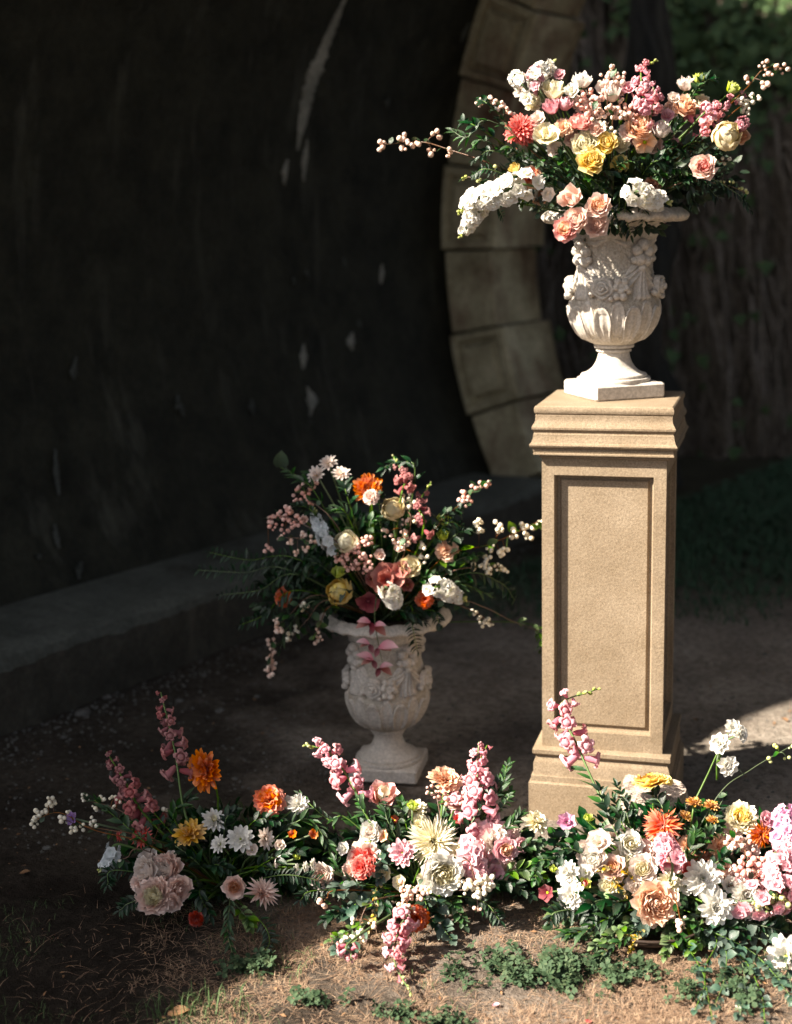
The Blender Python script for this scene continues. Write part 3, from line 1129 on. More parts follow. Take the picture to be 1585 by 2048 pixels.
def floret_stock(col, seed, n=6, rad=1.0, double=True):
    """a ruffled stock floret: rounded petals joined at the eye; faces +Z"""
    def make():
        r_ = random.Random(seed * 3 + 1)
        vs, uv, f = [(0, 0, 0)], [(0.5, 0)], []
        for layer, (cnt, L, th) in enumerate(((n, rad, 1.35), (n - 2, rad * 0.62, 0.75)) if double else ((n, rad, 1.3),)):
            for k in range(cnt):
                az = 2 * pi * (k + 0.5 * layer) / cnt + 0.3 * (r_.random() - .5)
                m = dirm(th + 0.35 * (r_.random() - .5), az)
                o = len(vs)
                for j in (1, 2, 3):
                    t = j / 3
                    for u in (-1, 0, 1):
                        w = L * 0.55 * BLADES['round'](t)
                        p = Vector((L * t * (1 - .12 * abs(u)), u * w, 0.12 * L * sin(u * 3 + k + t * 4) * t + 0.12 * u * u * L - 0.10 * t * t * L))
                        vs.append(m @ p); uv.append((0.5 + u * .5, t))
                f += [(0, o, o + 1), (0, o + 1, o + 2)]
                for j in range(2):
                    for i in range(2):
                        a = o + j * 3 + i
                        f.append((a, a + 3, a + 4, a + 1))
        return new_mesh('floret', vs, f, M['petal_' + col], uv)
    return cached(('stock', col, seed, n, double), make)


# ------------------------------------------------------------------ arrangements: where their flowers stand
class Arr:
    pass


ARR = {}


def arrangement(key, phrase, origin, depth):
    a = Arr()
    a.key, a.phrase, a.o, a.depth, a.marks = key, phrase, Vector(origin), depth, []
    ARR[key] = a


def dome(cx, cy, rx, ry, y0, d):
    def f(px, py):
        e = 1 - ((px - cx) / rx) ** 2 - ((py - cy) / ry) ** 2
        return y0 - d * sqrt(max(0.0, e))
    return f


def spot(A, x, y, dy=0.0):
    """the point an arrangement has at a pixel, never under the ground"""
    p = W(x, y, A.depth(x, y) + dy)
    return p if p.z > 0.015 else G(x, y, 0.015)


def bed(y_front, py_front, y_back, py_back):
    return lambda px, py: y_front + (y_back - y_front) * max(-0.2, min(1.4, (py_front - py) / (py_front - py_back)))


arrangement('upper', 'upper urn', U1 + Vector((0, 0, 0.44)), dome(1222, 310, 355, 210, 3.755, 0.18))
arrangement('lower', 'shaded urn', U2 + Vector((0, 0, 0.44)), dome(780, 1120, 300, 250, 3.985, 0.25))
arrangement('dim', 'shaded ground flowers', (-0.42, 3.16, 0.03), bed(2.98, 1840, 3.26, 1480))
arrangement('mid', 'central ground flowers', (0.05, 3.12, 0.03), bed(2.94, 1900, 3.28, 1500))
arrangement('bright', 'sunlit ground flowers', (0.58, 3.05, 0.03), bed(2.86, 1900, 3.22, 1450))
PLURAL = {'rose': 'roses', 'chrysanthemum': 'chrysanthemums', 'dahlia': 'dahlias', 'snapdragon': 'snapdragons', 'carnation': 'carnations', 'ranunculus': 'ranunculus balls', 'stock_flower': 'stock spikes', 'berry_sprig': 'snowberry sprigs', 'tulip': 'cupped tulips', 'leafy_sprig': 'leafy sprigs'}


def face_dir(A, c, override=None):
    if override is not None:
        return Vector(override).normalized()
    out = c - A.o - Vector((0, 0, -0.05))
    out.normalize()
    d = out * 0.55 + Vector((0, -1, 0.18)) * 0.75 + Vector((-0.12, 0, 0))
    return d.normalized()


def stem_for(A, rt, c, z, r=0.0028, mat='leaf_stem', to=None):
    """a stem from the arrangement's middle to the back of a bloom"""
    base = Vector(to) if to is not None else A.o + Vector((RNG.uniform(-.05, .05), RNG.uniform(-.04, .04), 0))
    mid = base.lerp(c - z * 0.06, 0.6) + Vector((0, 0, 0.02))
    v, f, uv = tube(catmull([base, mid, c - z * 0.004], 7), r, r * 0.8, 5)
    put('stem', new_mesh('stem', v, f, M[mat], uv), rt)
    return base


def jit(a):
    return RNG.uniform(-a, a)


def mark(A, px, py, short):
    if short:
        A.marks.append((px, py, short))


def start(A, name, label, cat, px, py, dpx, face=None, dy=0.0, short=None, to=None, back=0.0, group=None):
    A = ARR[A]
    c = spot(A, px, py, dy)
    dist = (c - Vector((0, 0, CAM_H))).length
    R = dpx * 0.5 / FPX * dist
    z = face_dir(A, c, face)
    base0 = Vector(to) if to is not None else A.o
    rt = root(name, base0, label, cat, group or (PLURAL.get(name, name + 's') + ' in the arrangements'))
    mark(A, px, py, short)
    stem_for(A, rt, c - z * back * R, z, to=to)
    Mx = facing(c, z, R, jit(3))
    return A, rt, Mx, R, c, z


def petals_shell(rt, Mx, col, layers, name='petal'):
    """layers: (count, radius, height, shell kind, half angle, z offset)"""
    k = 0
    for (n, s, h, kind, ha, z0, cc) in layers:
        a0 = jit(3)
        for i in range(n):
            m = shell(kind, cc or col, k % 4, ha, 0.11)
            az = a0 + 2 * pi * i / n + jit(0.12)
            sc = s * (1 + jit(0.06))
            L = Matrix.Translation((0, 0, z0)) @ Matrix.Rotation(az, 4, 'Z') @ Matrix.Rotation(jit(0.06), 4, 'Y') @ Matrix.Diagonal((sc, sc, h * (1 + jit(.08)), 1))
            put(name, m, rt, Mx @ L)
            k += 1


def sepals(rt, Mx, z=-0.1, s=0.6, n=5):
    for i in range(n):
        put('sepal', blade('lance', 'leaf_mid', i % 2, 1, 0.28, 0.4, -0.2, name='sepal'), rt, Mx @ Matrix.Translation((0, 0, z)) @ dirm(1.75, 2 * pi * i / n, (0, 0, 0), s))


def rose(A, px, py, d, col, label, short=None, face=None, dy=0.0, inner=None, cat='rose', name='rose', full=True):
    A, rt, Mx, R, c, z = start(A, name, label, cat, px, py, d, face, dy, short, back=0.4)
    ic = inner or col
    Mx = Mx @ Matrix.Translation((0, 0, -0.45))
    big = d > 60 and full
    lay = [(3, 0.13, 0.66, 'bud', 1.25, 0.12, ic), (4, 0.24, 0.64, 'bud', 0.95, 0.12, ic), (5, 0.35, 0.64, 'cup', 0.8, 0.13, ic), (6, 0.46, 0.66, 'cup', 0.7, 0.10, ic if full else col),
           (6, 0.58, 0.72, 'cup', 0.7, 0.04, col), (6, 0.70, 0.72, 'flare', 0.68, 0.0, col), (6, 0.78, 0.64, 'flare', 0.7, -0.03, col), (5, 0.82, 0.52, 'open', 0.78, -0.05, col)]
    if big:
        lay = [(3, 0.10, 0.64, 'bud', 1.2, .12, ic), (5, 0.20, 0.62, 'bud', 0.8, .12, ic), (6, 0.28, 0.64, 'cup', 0.65, .12, ic), (8, 0.38, 0.66, 'cup', 0.55, .10, ic), (9, 0.48, 0.68, 'cup', 0.5, .07, ic), (9, 0.57, 0.70, 'cup', 0.5, .04, col),
               (9, 0.66, 0.70, 'flare', 0.5, 0.0, col), (10, 0.73, 0.66, 'flare', 0.48, -.02, col), (10, 0.79, 0.58, 'flare', 0.50, -.04, col), (8, 0.80, 0.50, 'open', 0.52, -.06, col)]
    petals_shell(rt, Mx, col, lay)
    sepals(rt, Mx)
    return rt


def ball(A, px, py, d, col, label, short=None, face=None, dy=0.0, inner=None):
    A, rt, Mx, R, c, z = start(A, 'ranunculus', label, 'ranunculus', px, py, d, face, dy, short, back=0.6)
    Mx = Mx @ Matrix.Translation((0, 0, -0.75))
    put('heart', ball_mesh('petal_' + (inner or col), 'heart', 14, 9), rt, Mx @ Matrix.Translation((0, 0, .70)) @ Matrix.Diagonal((.80, .80, .74, 1)))
    petals_shell(rt, Mx, col, [(4, 0.45, 0.96, 'ball', 0.9, 0.1, inner), (4, 0.66, 1.0, 'ball', 0.85, 0.04, None), (5, 0.82, 1.02, 'ball', 0.8, 0.0, None), (5, 0.92, 1.0, 'ballout', 0.85, -0.02, None), (5, 0.97, 0.72, 'ballout', 0.8, -0.04, None)])
    sepals(rt, Mx, 0.0, 0.7)
    return rt


def cupflower(A, px, py, d, col, label, short=None, face=(0.1, -0.5, 0.8), dy=0.0, name='tulip', cat='tulip', inner=None, tall=1.35):
    A, rt, Mx, R, c, z = start(A, name, label, cat, px, py, d, face, dy, short, back=0.5)
    Mx = Mx @ Matrix.Translation((0, 0, -0.6))
    petals_shell(rt, Mx, col, [(3, 0.5, tall * .9, 'bud', 1.0, 0.02, inner), (3, 0.72, tall, 'cup', 0.9, 0.0, None), (4, 0.86, tall * .88, 'flare', 0.8, -0.03, None)])
    sepals(rt, Mx, 0.0, 0.55)
    return rt


def dahlia(A, px, py, d, col, label, short=None, face=None, dy=0.0, n=80, shape='point', wide=0.13, reach=1.9, cat='dahlia', cup=0.9, inner=None, bend=-0.12, flat=0.8, centre=None):
    A, rt, Mx, R, c, z = start(A, 'dahlia', label, cat, px, py, d, face, dy, short, back=0.3)
    Mx = Mx @ Matrix.Translation((0, 0, -0.25)) @ Matrix.Diagonal((1, 1, flat, 1))
    for i in range(n):
        t = (i + .5) / n
        th = 0.10 + reach * t ** 0.62
        az = i * 2.399963 + jit(0.1)
        L = (0.50 + 0.42 * min(1, th / 1.2)) * (1 + jit(0.08))
        cc = inner if inner and t < 0.25 else col
        m = blade(shape, 'petal_' + cc, i % 4, 1.0, wide, cup, bend)
        put('petal', m, rt, Mx @ dirm(th + jit(.06), az, (0, 0, 0.10), (L, 0.55 + 0.45 * L, 1)))
    if centre:
        put('centre', centre_mesh(centre), rt, Mx @ Matrix.Translation((0, 0, .42)) @ Matrix.Scale(0.2, 4))
    sepals(rt, Mx, 0.0, 0.5)
    return rt


def mum(A, px, py, d, col, label, short=None, face=None, dy=0.0, layers=((15, 1.0, 1.50), (13, 0.88, 1.22), (11, 0.70, 0.95), (8, 0.5, 0.62)), eye='petal_lime', eye_s=0.17, shape='strap', wide=0.15, cat='chrysanthemum', name='chrysanthemum', inner=None, bend=0.10, to=None, cup=0.7):
    A, rt, Mx, R, c, z = start(A, name, label, cat, px, py, d, face, dy, short, back=0.25, to=to)
    Mx = Mx @ Matrix.Translation((0, 0, -0.12))
    k = 0
    for li, (n, L, th) in enumerate(layers):
        a0 = jit(3)
        for i in range(n):
            m = blade(shape, 'petal_' + (inner if inner and li >= len(layers) - 1 else col), k % 4, 1.0, wide, cup, bend)
            put('petal', m, rt, Mx @ dirm(th + jit(0.13), a0 + 2 * pi * i / n + jit(.1), (0, 0, 0.03 * li), (L * (1 + jit(.08)), 1, 1), jit(.2)))
            k += 1
    put('centre', centre_mesh(eye), rt, Mx @ Matrix.Translation((0, 0, 0.10)) @ Matrix.Scale(eye_s, 4))
    sepals(rt, Mx, -0.02, 0.4)
    return rt


def carnation(A, px, py, d, col, label, short=None, face=None, dy=0.0, n=44, inner=None, cat='carnation', flat=0.85):
    A, rt, Mx, R, c, z = start(A, 'carnation', label, cat, px, py, d, face, dy, short, back=0.5)
    Mx = Mx @ Matrix.Translation((0, 0, -0.4)) @ Matrix.Diagonal((1, 1, flat, 1))
    for i in range(n):
        t = (i + .5) / n
        th = 0.08 + 1.42 * t ** 0.6
        L = (0.85 + 0.22 * t) * (1 + jit(.07))
        m = blade('fan', 'petal_' + (inner if inner and t < .4 else col), i % 4, 1.0, 0.30, 0.25, -0.10, 0.13, 4, 4)
        put('petal', m, rt, Mx @ dirm(th, i * 2.399963 + jit(.25), (0, 0, 0), (L, 1, 1), jit(.5)))
    sepals(rt, Mx, -0.05, 0.5)
    return rt


def petal_bloom(A, px, py, d, col, label, short=None, face=None, dy=0.0, n=5, wide=0.42, th=1.15, name='blossom', cat='blossom', eye='petal_lime', rows=1, cup=0.3, shape='round', bend=0.12):
    A, rt, Mx, R, c, z = start(A, name, label, cat, px, py, d, face, dy, short, back=0.2)
    for r_ in range(rows):
        for i in range(n):
            put('petal', blade(shape, 'petal_' + col, i % 3, 1.0, wide, cup, bend, 0.05, 4, 4), rt, Mx @ dirm(th - 0.5 * r_ + jit(.15), 2 * pi * (i + .5 * r_) / n + jit(.15), (0, 0, -.1), (1 - .25 * r_, 1 - .2 * r_, 1), jit(.2)))
    put('centre', centre_mesh(eye), rt, Mx @ Matrix.Translation((0, 0, -0.05)) @ Matrix.Scale(0.16, 4))
    return rt


def spike(A, path, fsize, label, kind='snap', col='snap', short=None, f0=0.25, n=22, tipgreen=True, dy=0.0, name='snapdragon', cat='snapdragon', spread=0.7, to=None, stem_r=0.0035, leafy=0, from_origin=True, dys=None, f1=1.0):
    """florets up a stem; path in pixels from base to tip"""
    A = ARR[A]
    P = []
    for i, (x, y) in enumerate(path):
        P.append(spot(A, x, y, dy + (dys[i] if dys else 0)))
    if from_origin:
        P = [A.o] + P
        f0 = f0 + (1 - f0) * (1 / len(P))
    pts = catmull(P, 26)
    rt = root(name, P[0], label, cat, PLURAL.get(name, name + 's') + ' in the arrangements')
    mx, my = path[len(path) // 2]
    mark(A, mx, my, short)
    v, f, uv = tube(pts, stem_r, stem_r * 0.45, 6)
    put('stem', new_mesh('stem', v, f, M['leaf_stem'], uv), rt)
    dist = (P[-1] - Vector((0, 0, CAM_H))).length
    s0 = fsize / FPX * dist * (0.66 if kind == 'snap' else 0.56)
    n = int(n * (0.85 if kind == 'snap' else 1.3))
    for i in range(n):
        t = f0 + (f1 - f0) * i / (n - 1)
        k = t * 26
        j = min(int(k), 25)
        p = pts[j].lerp(pts[j + 1], k - j)
        ax = (pts[j + 1] - pts[j]).normalized()
        e = ax.cross(Vector((0, 0, 1)))
        if e.length < .05:
            e = ax.cross(Vector((1, 0, 0)))
        e.normalize()
        g = ax.cross(e)
        az = i * 2.399963 + jit(.3)
        side = e * cos(az) + g * sin(az)
        up = (i / (n - 1))
        taper = 1.0 - (0.68 * up ** 1.5 if kind == 'snap' else 0.55 * up ** 2)
        s = s0 * taper * (1 + jit(.1))
        if kind == 'snap':
            if tipgreen and up > 0.8:
                b = ball_mesh('petal_bud', 'bud', 6, 5, 1.5)
                d = (side * 0.7 + ax).normalized()
                put('bud', b, rt, facing(p + d * s * 0.5, d, s * 0.34))
                continue
            d = (side + ax * 0.05 + Vector((jit(.25), -.30 + jit(.2), -.28))).normalized()
            put('floret', floret_snap({'pink': 'snap', 'snap': 'palepink', 'palepink': 'snap'}.get(col, col) if RNG.random() < .35 else col, i % 4), rt, facing(p + side * s * 0.15, d, s * 0.98, jit(.3)))
        else:
            if tipgreen and up > 0.86:
                b = ball_mesh('petal_bud', 'bud', 6, 5, 1.5)
                d = (side * 0.7 + ax).normalized()
                put('bud', b, rt, facing(p + d * s * 0.6, d, s * 0.3))
                continue
            d = (side + ax * 0.15 + Vector((0, -.45, .1))).normalized()
            put('floret', floret_stock(col, i % 4), rt, facing(p + side * s * spread * 1.1, d, s * 0.85, jit(3)))
    for i in range(leafy):
        t = 0.1 + (f0 - 0.1) * (i + .5) / leafy if leafy else 0
        k = t * 26
        j = min(int(k), 25)
        p = pts[j]
        ax = (pts[j + 1] - pts[j]).normalized()
        d = (ax * 0.7 + Vector((jit(1), jit(1), jit(.5)))).normalized()
        put('leaf', blade('lance', 'leaf_mid', i % 3, 1, 0.13, 0.3, -0.15, name='leaf'), rt, leafm(p, d, 0.05 * (1 + jit(.3))))
    return rt


def leafm(p, d, s, up=None):
    d = Vector(d).normalized()
    u = Vector(up or (jit(.4), -0.35 + jit(.4), 1)).normalized()
    t = u.cross(d)
    if t.length < 1e-3:
        t = Vector((1, 0, 0)).cross(d)
    t.normalize()
    n = d.cross(t)
    return frame(p, d, t, n, s)


def berry_sprig(A, path, bpx, label, col='berrywhite', clusters=4, per=5, short=None, dy=0.0, leaves=6, from_origin=True, twig='leaf_twig', spreadpx=10, leafcol='leaf_mid', f0=0.25, leafpx=17, dys=None, ends=None):
    """a snowberry sprig: twig, clusters of berries, small oval leaves; ends: pixel spots of the clusters"""
    A = ARR[A]
    P = [spot(A, x, y, dy + (dys[i] if dys else 0)) for i, (x, y) in enumerate(path)]
    if from_origin:
        P = [A.o] + P
        f0 = f0 * (1 - 1 / len(P)) + 1 / len(P)
    N = 20
    pts = catmull(P, N)
    rt = root('berry_sprig', P[0], label, 'berries', 'snowberry sprigs in the arrangements')
    mx, my = path[-1] if len(path) < 3 else path[len(path) // 2]
    mark(A, mx, my, short)
    v, f, uv = tube(pts, 0.0018, 0.0008, 5)
    put('twig', new_mesh('twig', v, f, M[twig], uv), rt)
    dist = (P[-1] - Vector((0, 0, CAM_H))).length
    px = dist / FPX
    spots = []
    if ends:
        for (x, y) in ends:
            c = spot(A, x, y, dy + (dys[-1] if dys else 0))
            j = min(range(N + 1), key=lambda k: (pts[k] - c).length)
            spots.append((c, pts[j]))
    else:
        for i in range(clusters):
            t = f0 + (1 - f0) * (i + .8) / clusters
            k = min(int(t * N), N)
            c = pts[k] + Vector((jit(1), jit(.6) - .4, jit(1))) * spreadpx * px * (0.9 if i < clusters - 1 else .2)
            spots.append((c, pts[k]))
    mesh = ball_mesh(col)
    for (c, o) in spots:
        if (c - o).length > 0.008:
            v, f, uv = tube([o, o.lerp(c, .5) + Vector((0, 0, .004)), c], 0.0011, 0.0007, 4)
            put('twig', new_mesh('twig', v, f, M[twig], uv), rt)
        r = bpx * 0.39 * px
        placed = []
        for q in range(per):
            for _ in range(12):
                e = c + Vector((jit(1), jit(1), jit(1))) * r * (0.6 + 0.55 * per ** 0.5)
                if all((e - g).length > r * 1.55 for g in placed):
                    break
            placed.append(e)
            put('berry', mesh, rt, facing(e, (e - o).normalized() if (e - o).length > 1e-4 else Vector((0, 0, 1)), r * RNG.choice((.62, .8, .95, 1.05, 1.15))))
    for i in range(leaves):
        t = f0 * 0.6 + (1 - f0 * 0.6) * (i + .5) / leaves
        j = min(int(t * N), N - 1)
        ax = (pts[j + 1] - pts[j]).normalized()
        d = ax * 0.4 + Vector((jit(1), jit(.7) - .2, jit(1)))
        put('leaf', blade('oval', leafcol, i % 3, 1, 0.36, 0.25, -0.1, name='leaf'), rt, leafm(pts[j], d, leafpx * px * (1 + jit(.25))))
    return rt


LEAFSTYLE = {  # blade, half-width, leaf length px, pairs, angle, material
    'ruscus': ('lance', 0.20, 34, 9, 0.75, 'leaf_deep'),
    'myrtle': ('oval', 0.27, 24, 11, 0.9, 'leaf_deep'),
    'box': ('oval', 0.33, 19, 12, 0.95, 'leaf_mid'),
    'olive': ('lance', 0.15, 36, 9, 0.6, 'leaf_mid'),
    'gum': ('oval', 0.42, 26, 8, 1.0, 'leaf_grey'),
    'fern': ('lance', 0.14, 26, 15, 1.1, 'leaf_deep'),
    'fresh': ('oval', 0.30, 24, 8, 0.85, 'leaf_fresh'),
    'gold': ('oval', 0.34, 10, 12, 0.9, 'leaf_gold'),
}


def sprig(A, path, style, label=None, dy=0.0, from_origin=True, f0=0.2, scale=1.0, dys=None, short=None, stemmat=None, droop=0.0):
    """a leafy sprig with leaves in pairs; path in pixels, base to tip"""
    A = ARR[A]
    shape, wd, lpx, pairs, ang, mat = LEAFSTYLE[style]
    pairs = int(pairs * 1.15)
    P = [spot(A, x, y, dy + (dys[i] if dys else 0)) for i, (x, y) in enumerate(path)]
    if from_origin:
        P = [A.o] + P
        f0 = f0 * (1 - 1 / len(P)) + .7 / len(P)
    N = 18
    pts = catmull(P, N)
    rt = root('leafy_sprig', P[0], label, 'greenery', 'leafy sprigs in the arrangements')
    rt['_px'] = list(map(float, path[-1]))
    if label is None:
        PENDING.append((A, rt, path[-1], style))
    v, f, uv = tube(pts, 0.0018, 0.0008, 5)
    put('stem', new_mesh('stem', v, f, M[stemmat or 'leaf_stem'], uv), rt)
    px = (P[-1] - Vector((0, 0, CAM_H))).length / FPX
    for i in range(pairs):
        t = f0 + (1 - f0) * i / (pairs - 1) * 0.97
        k = t * N
        j = min(int(k), N - 1)
        p = pts[j].lerp(pts[j + 1], k - j)
        ax = (pts[j + 1] - pts[j]).normalized()
        e = ax.cross(Vector((0, -0.8, 0.6)))
        if e.length < .05:
            e = Vector((1, 0, 0))
        e.normalize()
        tw = jit(1.2) if style not in ('fern',) else jit(.25)
        e = e * cos(tw) + ax.cross(e) * sin(tw)
        for sgn in (-1, 1):
            d = ax * cos(ang + jit(.2)) + e * sgn * sin(ang) + Vector((0, jit(.2) - .05, jit(.25) - droop))
            s = 0.84 * lpx * px * scale * (1 + jit(.28)) * (1 - 0.35 * (i / pairs) ** 2)
            put('leaf', blade(shape, mat, i % 4, 1, wd, 0.25, -0.14, name='leaf', keel=0.25), rt, leafm(p, d, s))
    j = N
    put('leaf', blade(shape, mat, 1, 1, wd, 0.25, -0.14, name='leaf', keel=0.25), rt, leafm(pts[N], pts[N] - pts[N - 1], lpx * px * scale * .7))
    return rt


PENDING = []
COLWORD = {'blushwhite': 'blush white', 'palepink': 'pale pink', 'rosepink': 'rose pink', 'orangepink': 'orange pink'}


def filler(A, kind, col, spots):
    """small blooms in the gaps; each is named after the larger flower it stands by"""
    for (px, py, d) in spots:
        if kind == 'rose':
            rt = rose(A, px, py, d, col, None, dy=.015)
        elif kind == 'carnation':
            rt = carnation(A, px, py, d, col, None, n=32, dy=.015)
        else:
            rt = petal_bloom(A, px, py, d, col, None, n=6, rows=2, wide=.5, dy=.01)
        PENDING.append((ARR[A], rt, (px, py), 'small ' + COLWORD.get(col, col) + ' ' + kind))


STYLEWORD = {'ruscus': 'dark narrow leaved', 'myrtle': 'dark glossy small leaved', 'box': 'green round leaved', 'olive': 'slender leaved', 'gum': 'grey green round leaved', 'fern': 'dark feathery', 'fresh': 'bright green', 'gold': 'yellowish beaded'}


def label_sprigs():
    used = set()
    for A, rt, (x, y), style in PENDING:
        best = sorted(A.marks, key=lambda m: (m[0] - x) ** 2 + (m[1] - y) ** 2)
        done = False
        for w in ('sprig', 'leaf sprig'):
            for (mx, my, sh) in best[:6]:
                dx, dy_ = x - mx, y - my
                where = ('below' if dy_ > 0 else 'above') if abs(dy_) > abs(dx) else ('just right of' if dx > 0 else 'just left of')
                lab = f"{style if style not in STYLEWORD else STYLEWORD[style] + ' ' + w} {where} the {sh}"
                if lab not in used:
                    used.add(lab)
                    rt['label'] = lab
                    done = True
                    break
            if done:
                break
        if not done:
            rt['label'] = f"{style if style not in STYLEWORD else STYLEWORD[style] + ' sprig'} among the {A.phrase}"
        if '_px' in rt:
            del rt['_px']


def leaf_mass(A, n, inside, sizes, label, mats=('leaf_deep', 'leaf_mid'), weights=(0.75, 0.25), shape='oval', wd=0.28):
    """the deep foliage between the stems: many leaves in one mesh"""
    A = ARR[A]
    r_ = random.Random(len(A.key) * 31 + n)
    wf = BLADES[shape]
    vs, fs, uv, mi = [], [], [], []
    for _ in range(n):
        p, out = inside(r_)
        d = (out + Vector((r_.uniform(-1, 1), r_.uniform(-1, 1), r_.uniform(-1, 1))) * 0.8).normalized()
        u = (out * .6 + Vector((r_.uniform(-1, 1), r_.uniform(-1.2, .6), r_.uniform(-.5, 1.2)))).normalized()
        t = u.cross(d)
        if t.length < .05:
            continue
        t.normalize()
        nn = d.cross(t)
        L = sizes * r_.uniform(.6, 1.3)
        o = len(vs)
        for j, tt in enumerate((0.0, 0.35, 0.7, 1.0)):
            w = L * wd * wf(tt)
            c = p + d * L * tt - nn * L * 0.16 * tt * tt
            if tt in (0.0, 1.0):
                vs.append(c); uv.append((.5, tt))
            else:
                for k in (-1, 0, 1):
                    vs.append(c + t * w * k + nn * w * 0.35 * abs(k)); uv.append((.5 + .5 * k, tt))
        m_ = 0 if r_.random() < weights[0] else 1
        q = [(o, o + 1, o + 2), (o, o + 2, o + 3), (o + 1, o + 4, o + 5, o + 2), (o + 2, o + 5, o + 6, o + 3), (o + 4, o + 7, o + 5), (o + 5, o + 7, o + 6)]
        fs += q
        mi += [m_] * 6
    me = new_mesh('foliage', vs, fs, M[mats[0]], uv)
    me.materials.append(M[mats[1]])
    me.polygons.foreach_set('material_index', mi)
    o = put('foliage', me, None, None, kind='stuff', label=label)
    return o


def in_ellipsoid(c, rx, ry, rz, hollow=0.35, squash=None):
    c = Vector(c)

    def f(r_):
        while True:
            q = Vector((r_.uniform(-1, 1), r_.uniform(-1, 1), r_.uniform(-1, 1)))
            l = q.length
            if hollow < l < 1:
                break
        p = c + Vector((q.x * rx, q.y * ry, q.z * rz))
        return p, q.normalized()
    return f

# ================================================================== the upper urn's flowers
U = 'upper'
dahlia(U, 1040, 258, 74, 'coral', 'coral pink ball dahlia with many pointed petals in the upper urn', 'coral ball dahlia', n=135, wide=0.10, shape='strap', reach=2.05, flat=.9)
rose(U, 1170, 288, 58, 'cream', 'pale cream rose, palest of the yellow cluster in the upper urn', 'pale rose of the yellow cluster', inner='cream')
rose(U, 1214, 284, 44, 'yellow', 'small yellow rose beside the pale cream rose in the upper urn', 'small yellow rose', dy=-.01)
rose(U, 1183, 320, 56, 'yellow', 'open yellow rose below the pale cream rose in the upper urn', 'open yellow rose', dy=-.02)
carnation(U, 1240, 326, 36, 'yellow', 'half hidden yellow carnation right under the small yellow rose', None, dy=0.01)
rose(U, 1408, 333, 52, 'blush', 'blush rose alone among dark leaves on the upper urn\'s outer side', 'lone blush rose', inner='rosepink', dy=-.07, face=(-.2, -.85, .3))
ball(U, 1454, 271, 50, 'ivory', 'round ivory ranunculus ball at the outer end of the upper bouquet', 'ivory ball', dy=-.06)
rose(U, 1481, 268, 40, 'peach', 'small peach rose behind the round ivory ranunculus ball', None, dy=.03)
carnation(U, 1060, 353, 48, 'peach', 'ruffled peach carnation above the long white stock spike', 'peach carnation', face=(-.3, -.7, .3), inner='orangepink')
cupflower(U, 1143, 396, 46, 'blush', 'blush rose bud with a folded triangular petal above the upper urn\'s rim', 'blush bud at the rim', face=(-.3, -.85, .4), dy=-.05)
rose(U, 1197, 410, 52, 'blush', 'blush rose with a peach heart at the middle of the upper urn\'s rim', 'peach hearted rim rose', inner='peach', dy=-.07, face=(-.25, -.85, .4))
rose(U, 1152, 438, 52, 'blush', 'blush rose wedged between the pink rim rose and its neighbours', None, dy=-.09, face=(-.45, -.8, .35))
rose(U, 1130, 457, 52, 'rosepink', 'deep pink rose with an apricot heart hanging lowest over the upper urn\'s rim', 'lowest pink rim rose', inner='peach', dy=-.10, face=(-.5, -.8, .2))
rose(U, 1192, 449, 50, 'blush', 'pale ruffled rose hanging over the urn\'s neck beside the deep pink rose', 'pale neck rose', dy=-.09, face=(-.25, -.9, .2))
rose(U, 1371, 210, 48, 'peach', 'peach rose under the blush lisianthus in the upper bouquet', 'peach rose under the lisianthus', face=(.1, -.7, .6))
cupflower(U, 1371, 170, 34, 'blushwhite', 'blush lisianthus cup with a green bud beside it at the bouquet\'s top', 'blush lisianthus', face=(-.3, -.3, .9), name='lisianthus', cat='lisianthus')
cupflower(U, 1398, 158, 26, 'lime', 'pale green bud in leaves topmost near the blush lisianthus', 'pale green bud', face=(.2, -.2, 1), name='flower_bud', cat='bud')
cupflower(U, 1465, 178, 30, 'lime', 'green white freesia bud near the outermost berry sprig of the upper urn', 'freesia bud', face=(.5, -.4, .7), name='flower_bud', cat='bud')
cupflower(U, 1107, 182, 46, 'cream', 'creamy yellow cup tulip beneath the white stock at the bouquet\'s top', 'cream tulip', face=(0, -.55, .8))
cupflower(U, 1103, 216, 36, 'pink', 'pink tulip leaning towards the coral ball dahlia', 'leaning pink tulip', face=(-.5, -.5, .7))
cupflower(U, 1130, 210, 34, 'pink', 'upright pink tulip under the creamy tulip', None, face=(.4, -.4, .8))
spike(U, [(1060, 190), (1025, 155)], 30, 'white stock spike at the top corner of the upper bouquet', 'stock', 'white', 'white corner stock', f0=.2, n=12, name='stock_flower', cat='stock')
spike(U, [(1080, 190), (1108, 122)], 30, 'topmost white stock spike of the upper bouquet', 'stock', 'white', 'topmost white stock', f0=.35, n=12, name='stock_flower', cat='stock')
spike(U, [(1085, 190), (1072, 132)], 24, 'pale pink stock spike between the two white ones at the top', 'stock', 'palepink', None, f0=.3, n=10, name='stock_flower', cat='stock')
petal_bloom(U, 1092, 276, 64, 'cream', 'open cream peony with loose petals beside the coral dahlia', 'loose cream peony', n=6, wide=.55, rows=2, name='peony', cat='peony', face=(0, -.8, .6))
rose(U, 1160, 242, 50, 'rosepink', 'rosy pink rose in the middle of the upper bouquet above the yellow cluster', 'middle pink rose', inner='rosepink', face=(-.1, -.5, .8))
carnation(U, 1128, 253, 40, 'peach', 'peach carnation tucked between the cream peony and the pink rose', None)
rose(U, 1281, 250, 56, 'peach', 'peach rose with ragged petals under the pink snapdragon', 'ragged peach rose', face=(0, -.8, .5))
petal_bloom(U, 1290, 285, 48, 'peach', 'spent peach blossom with hanging petals under the ragged peach rose', None, n=6, wide=.4, th=1.6, face=(0, -.9, -.2))
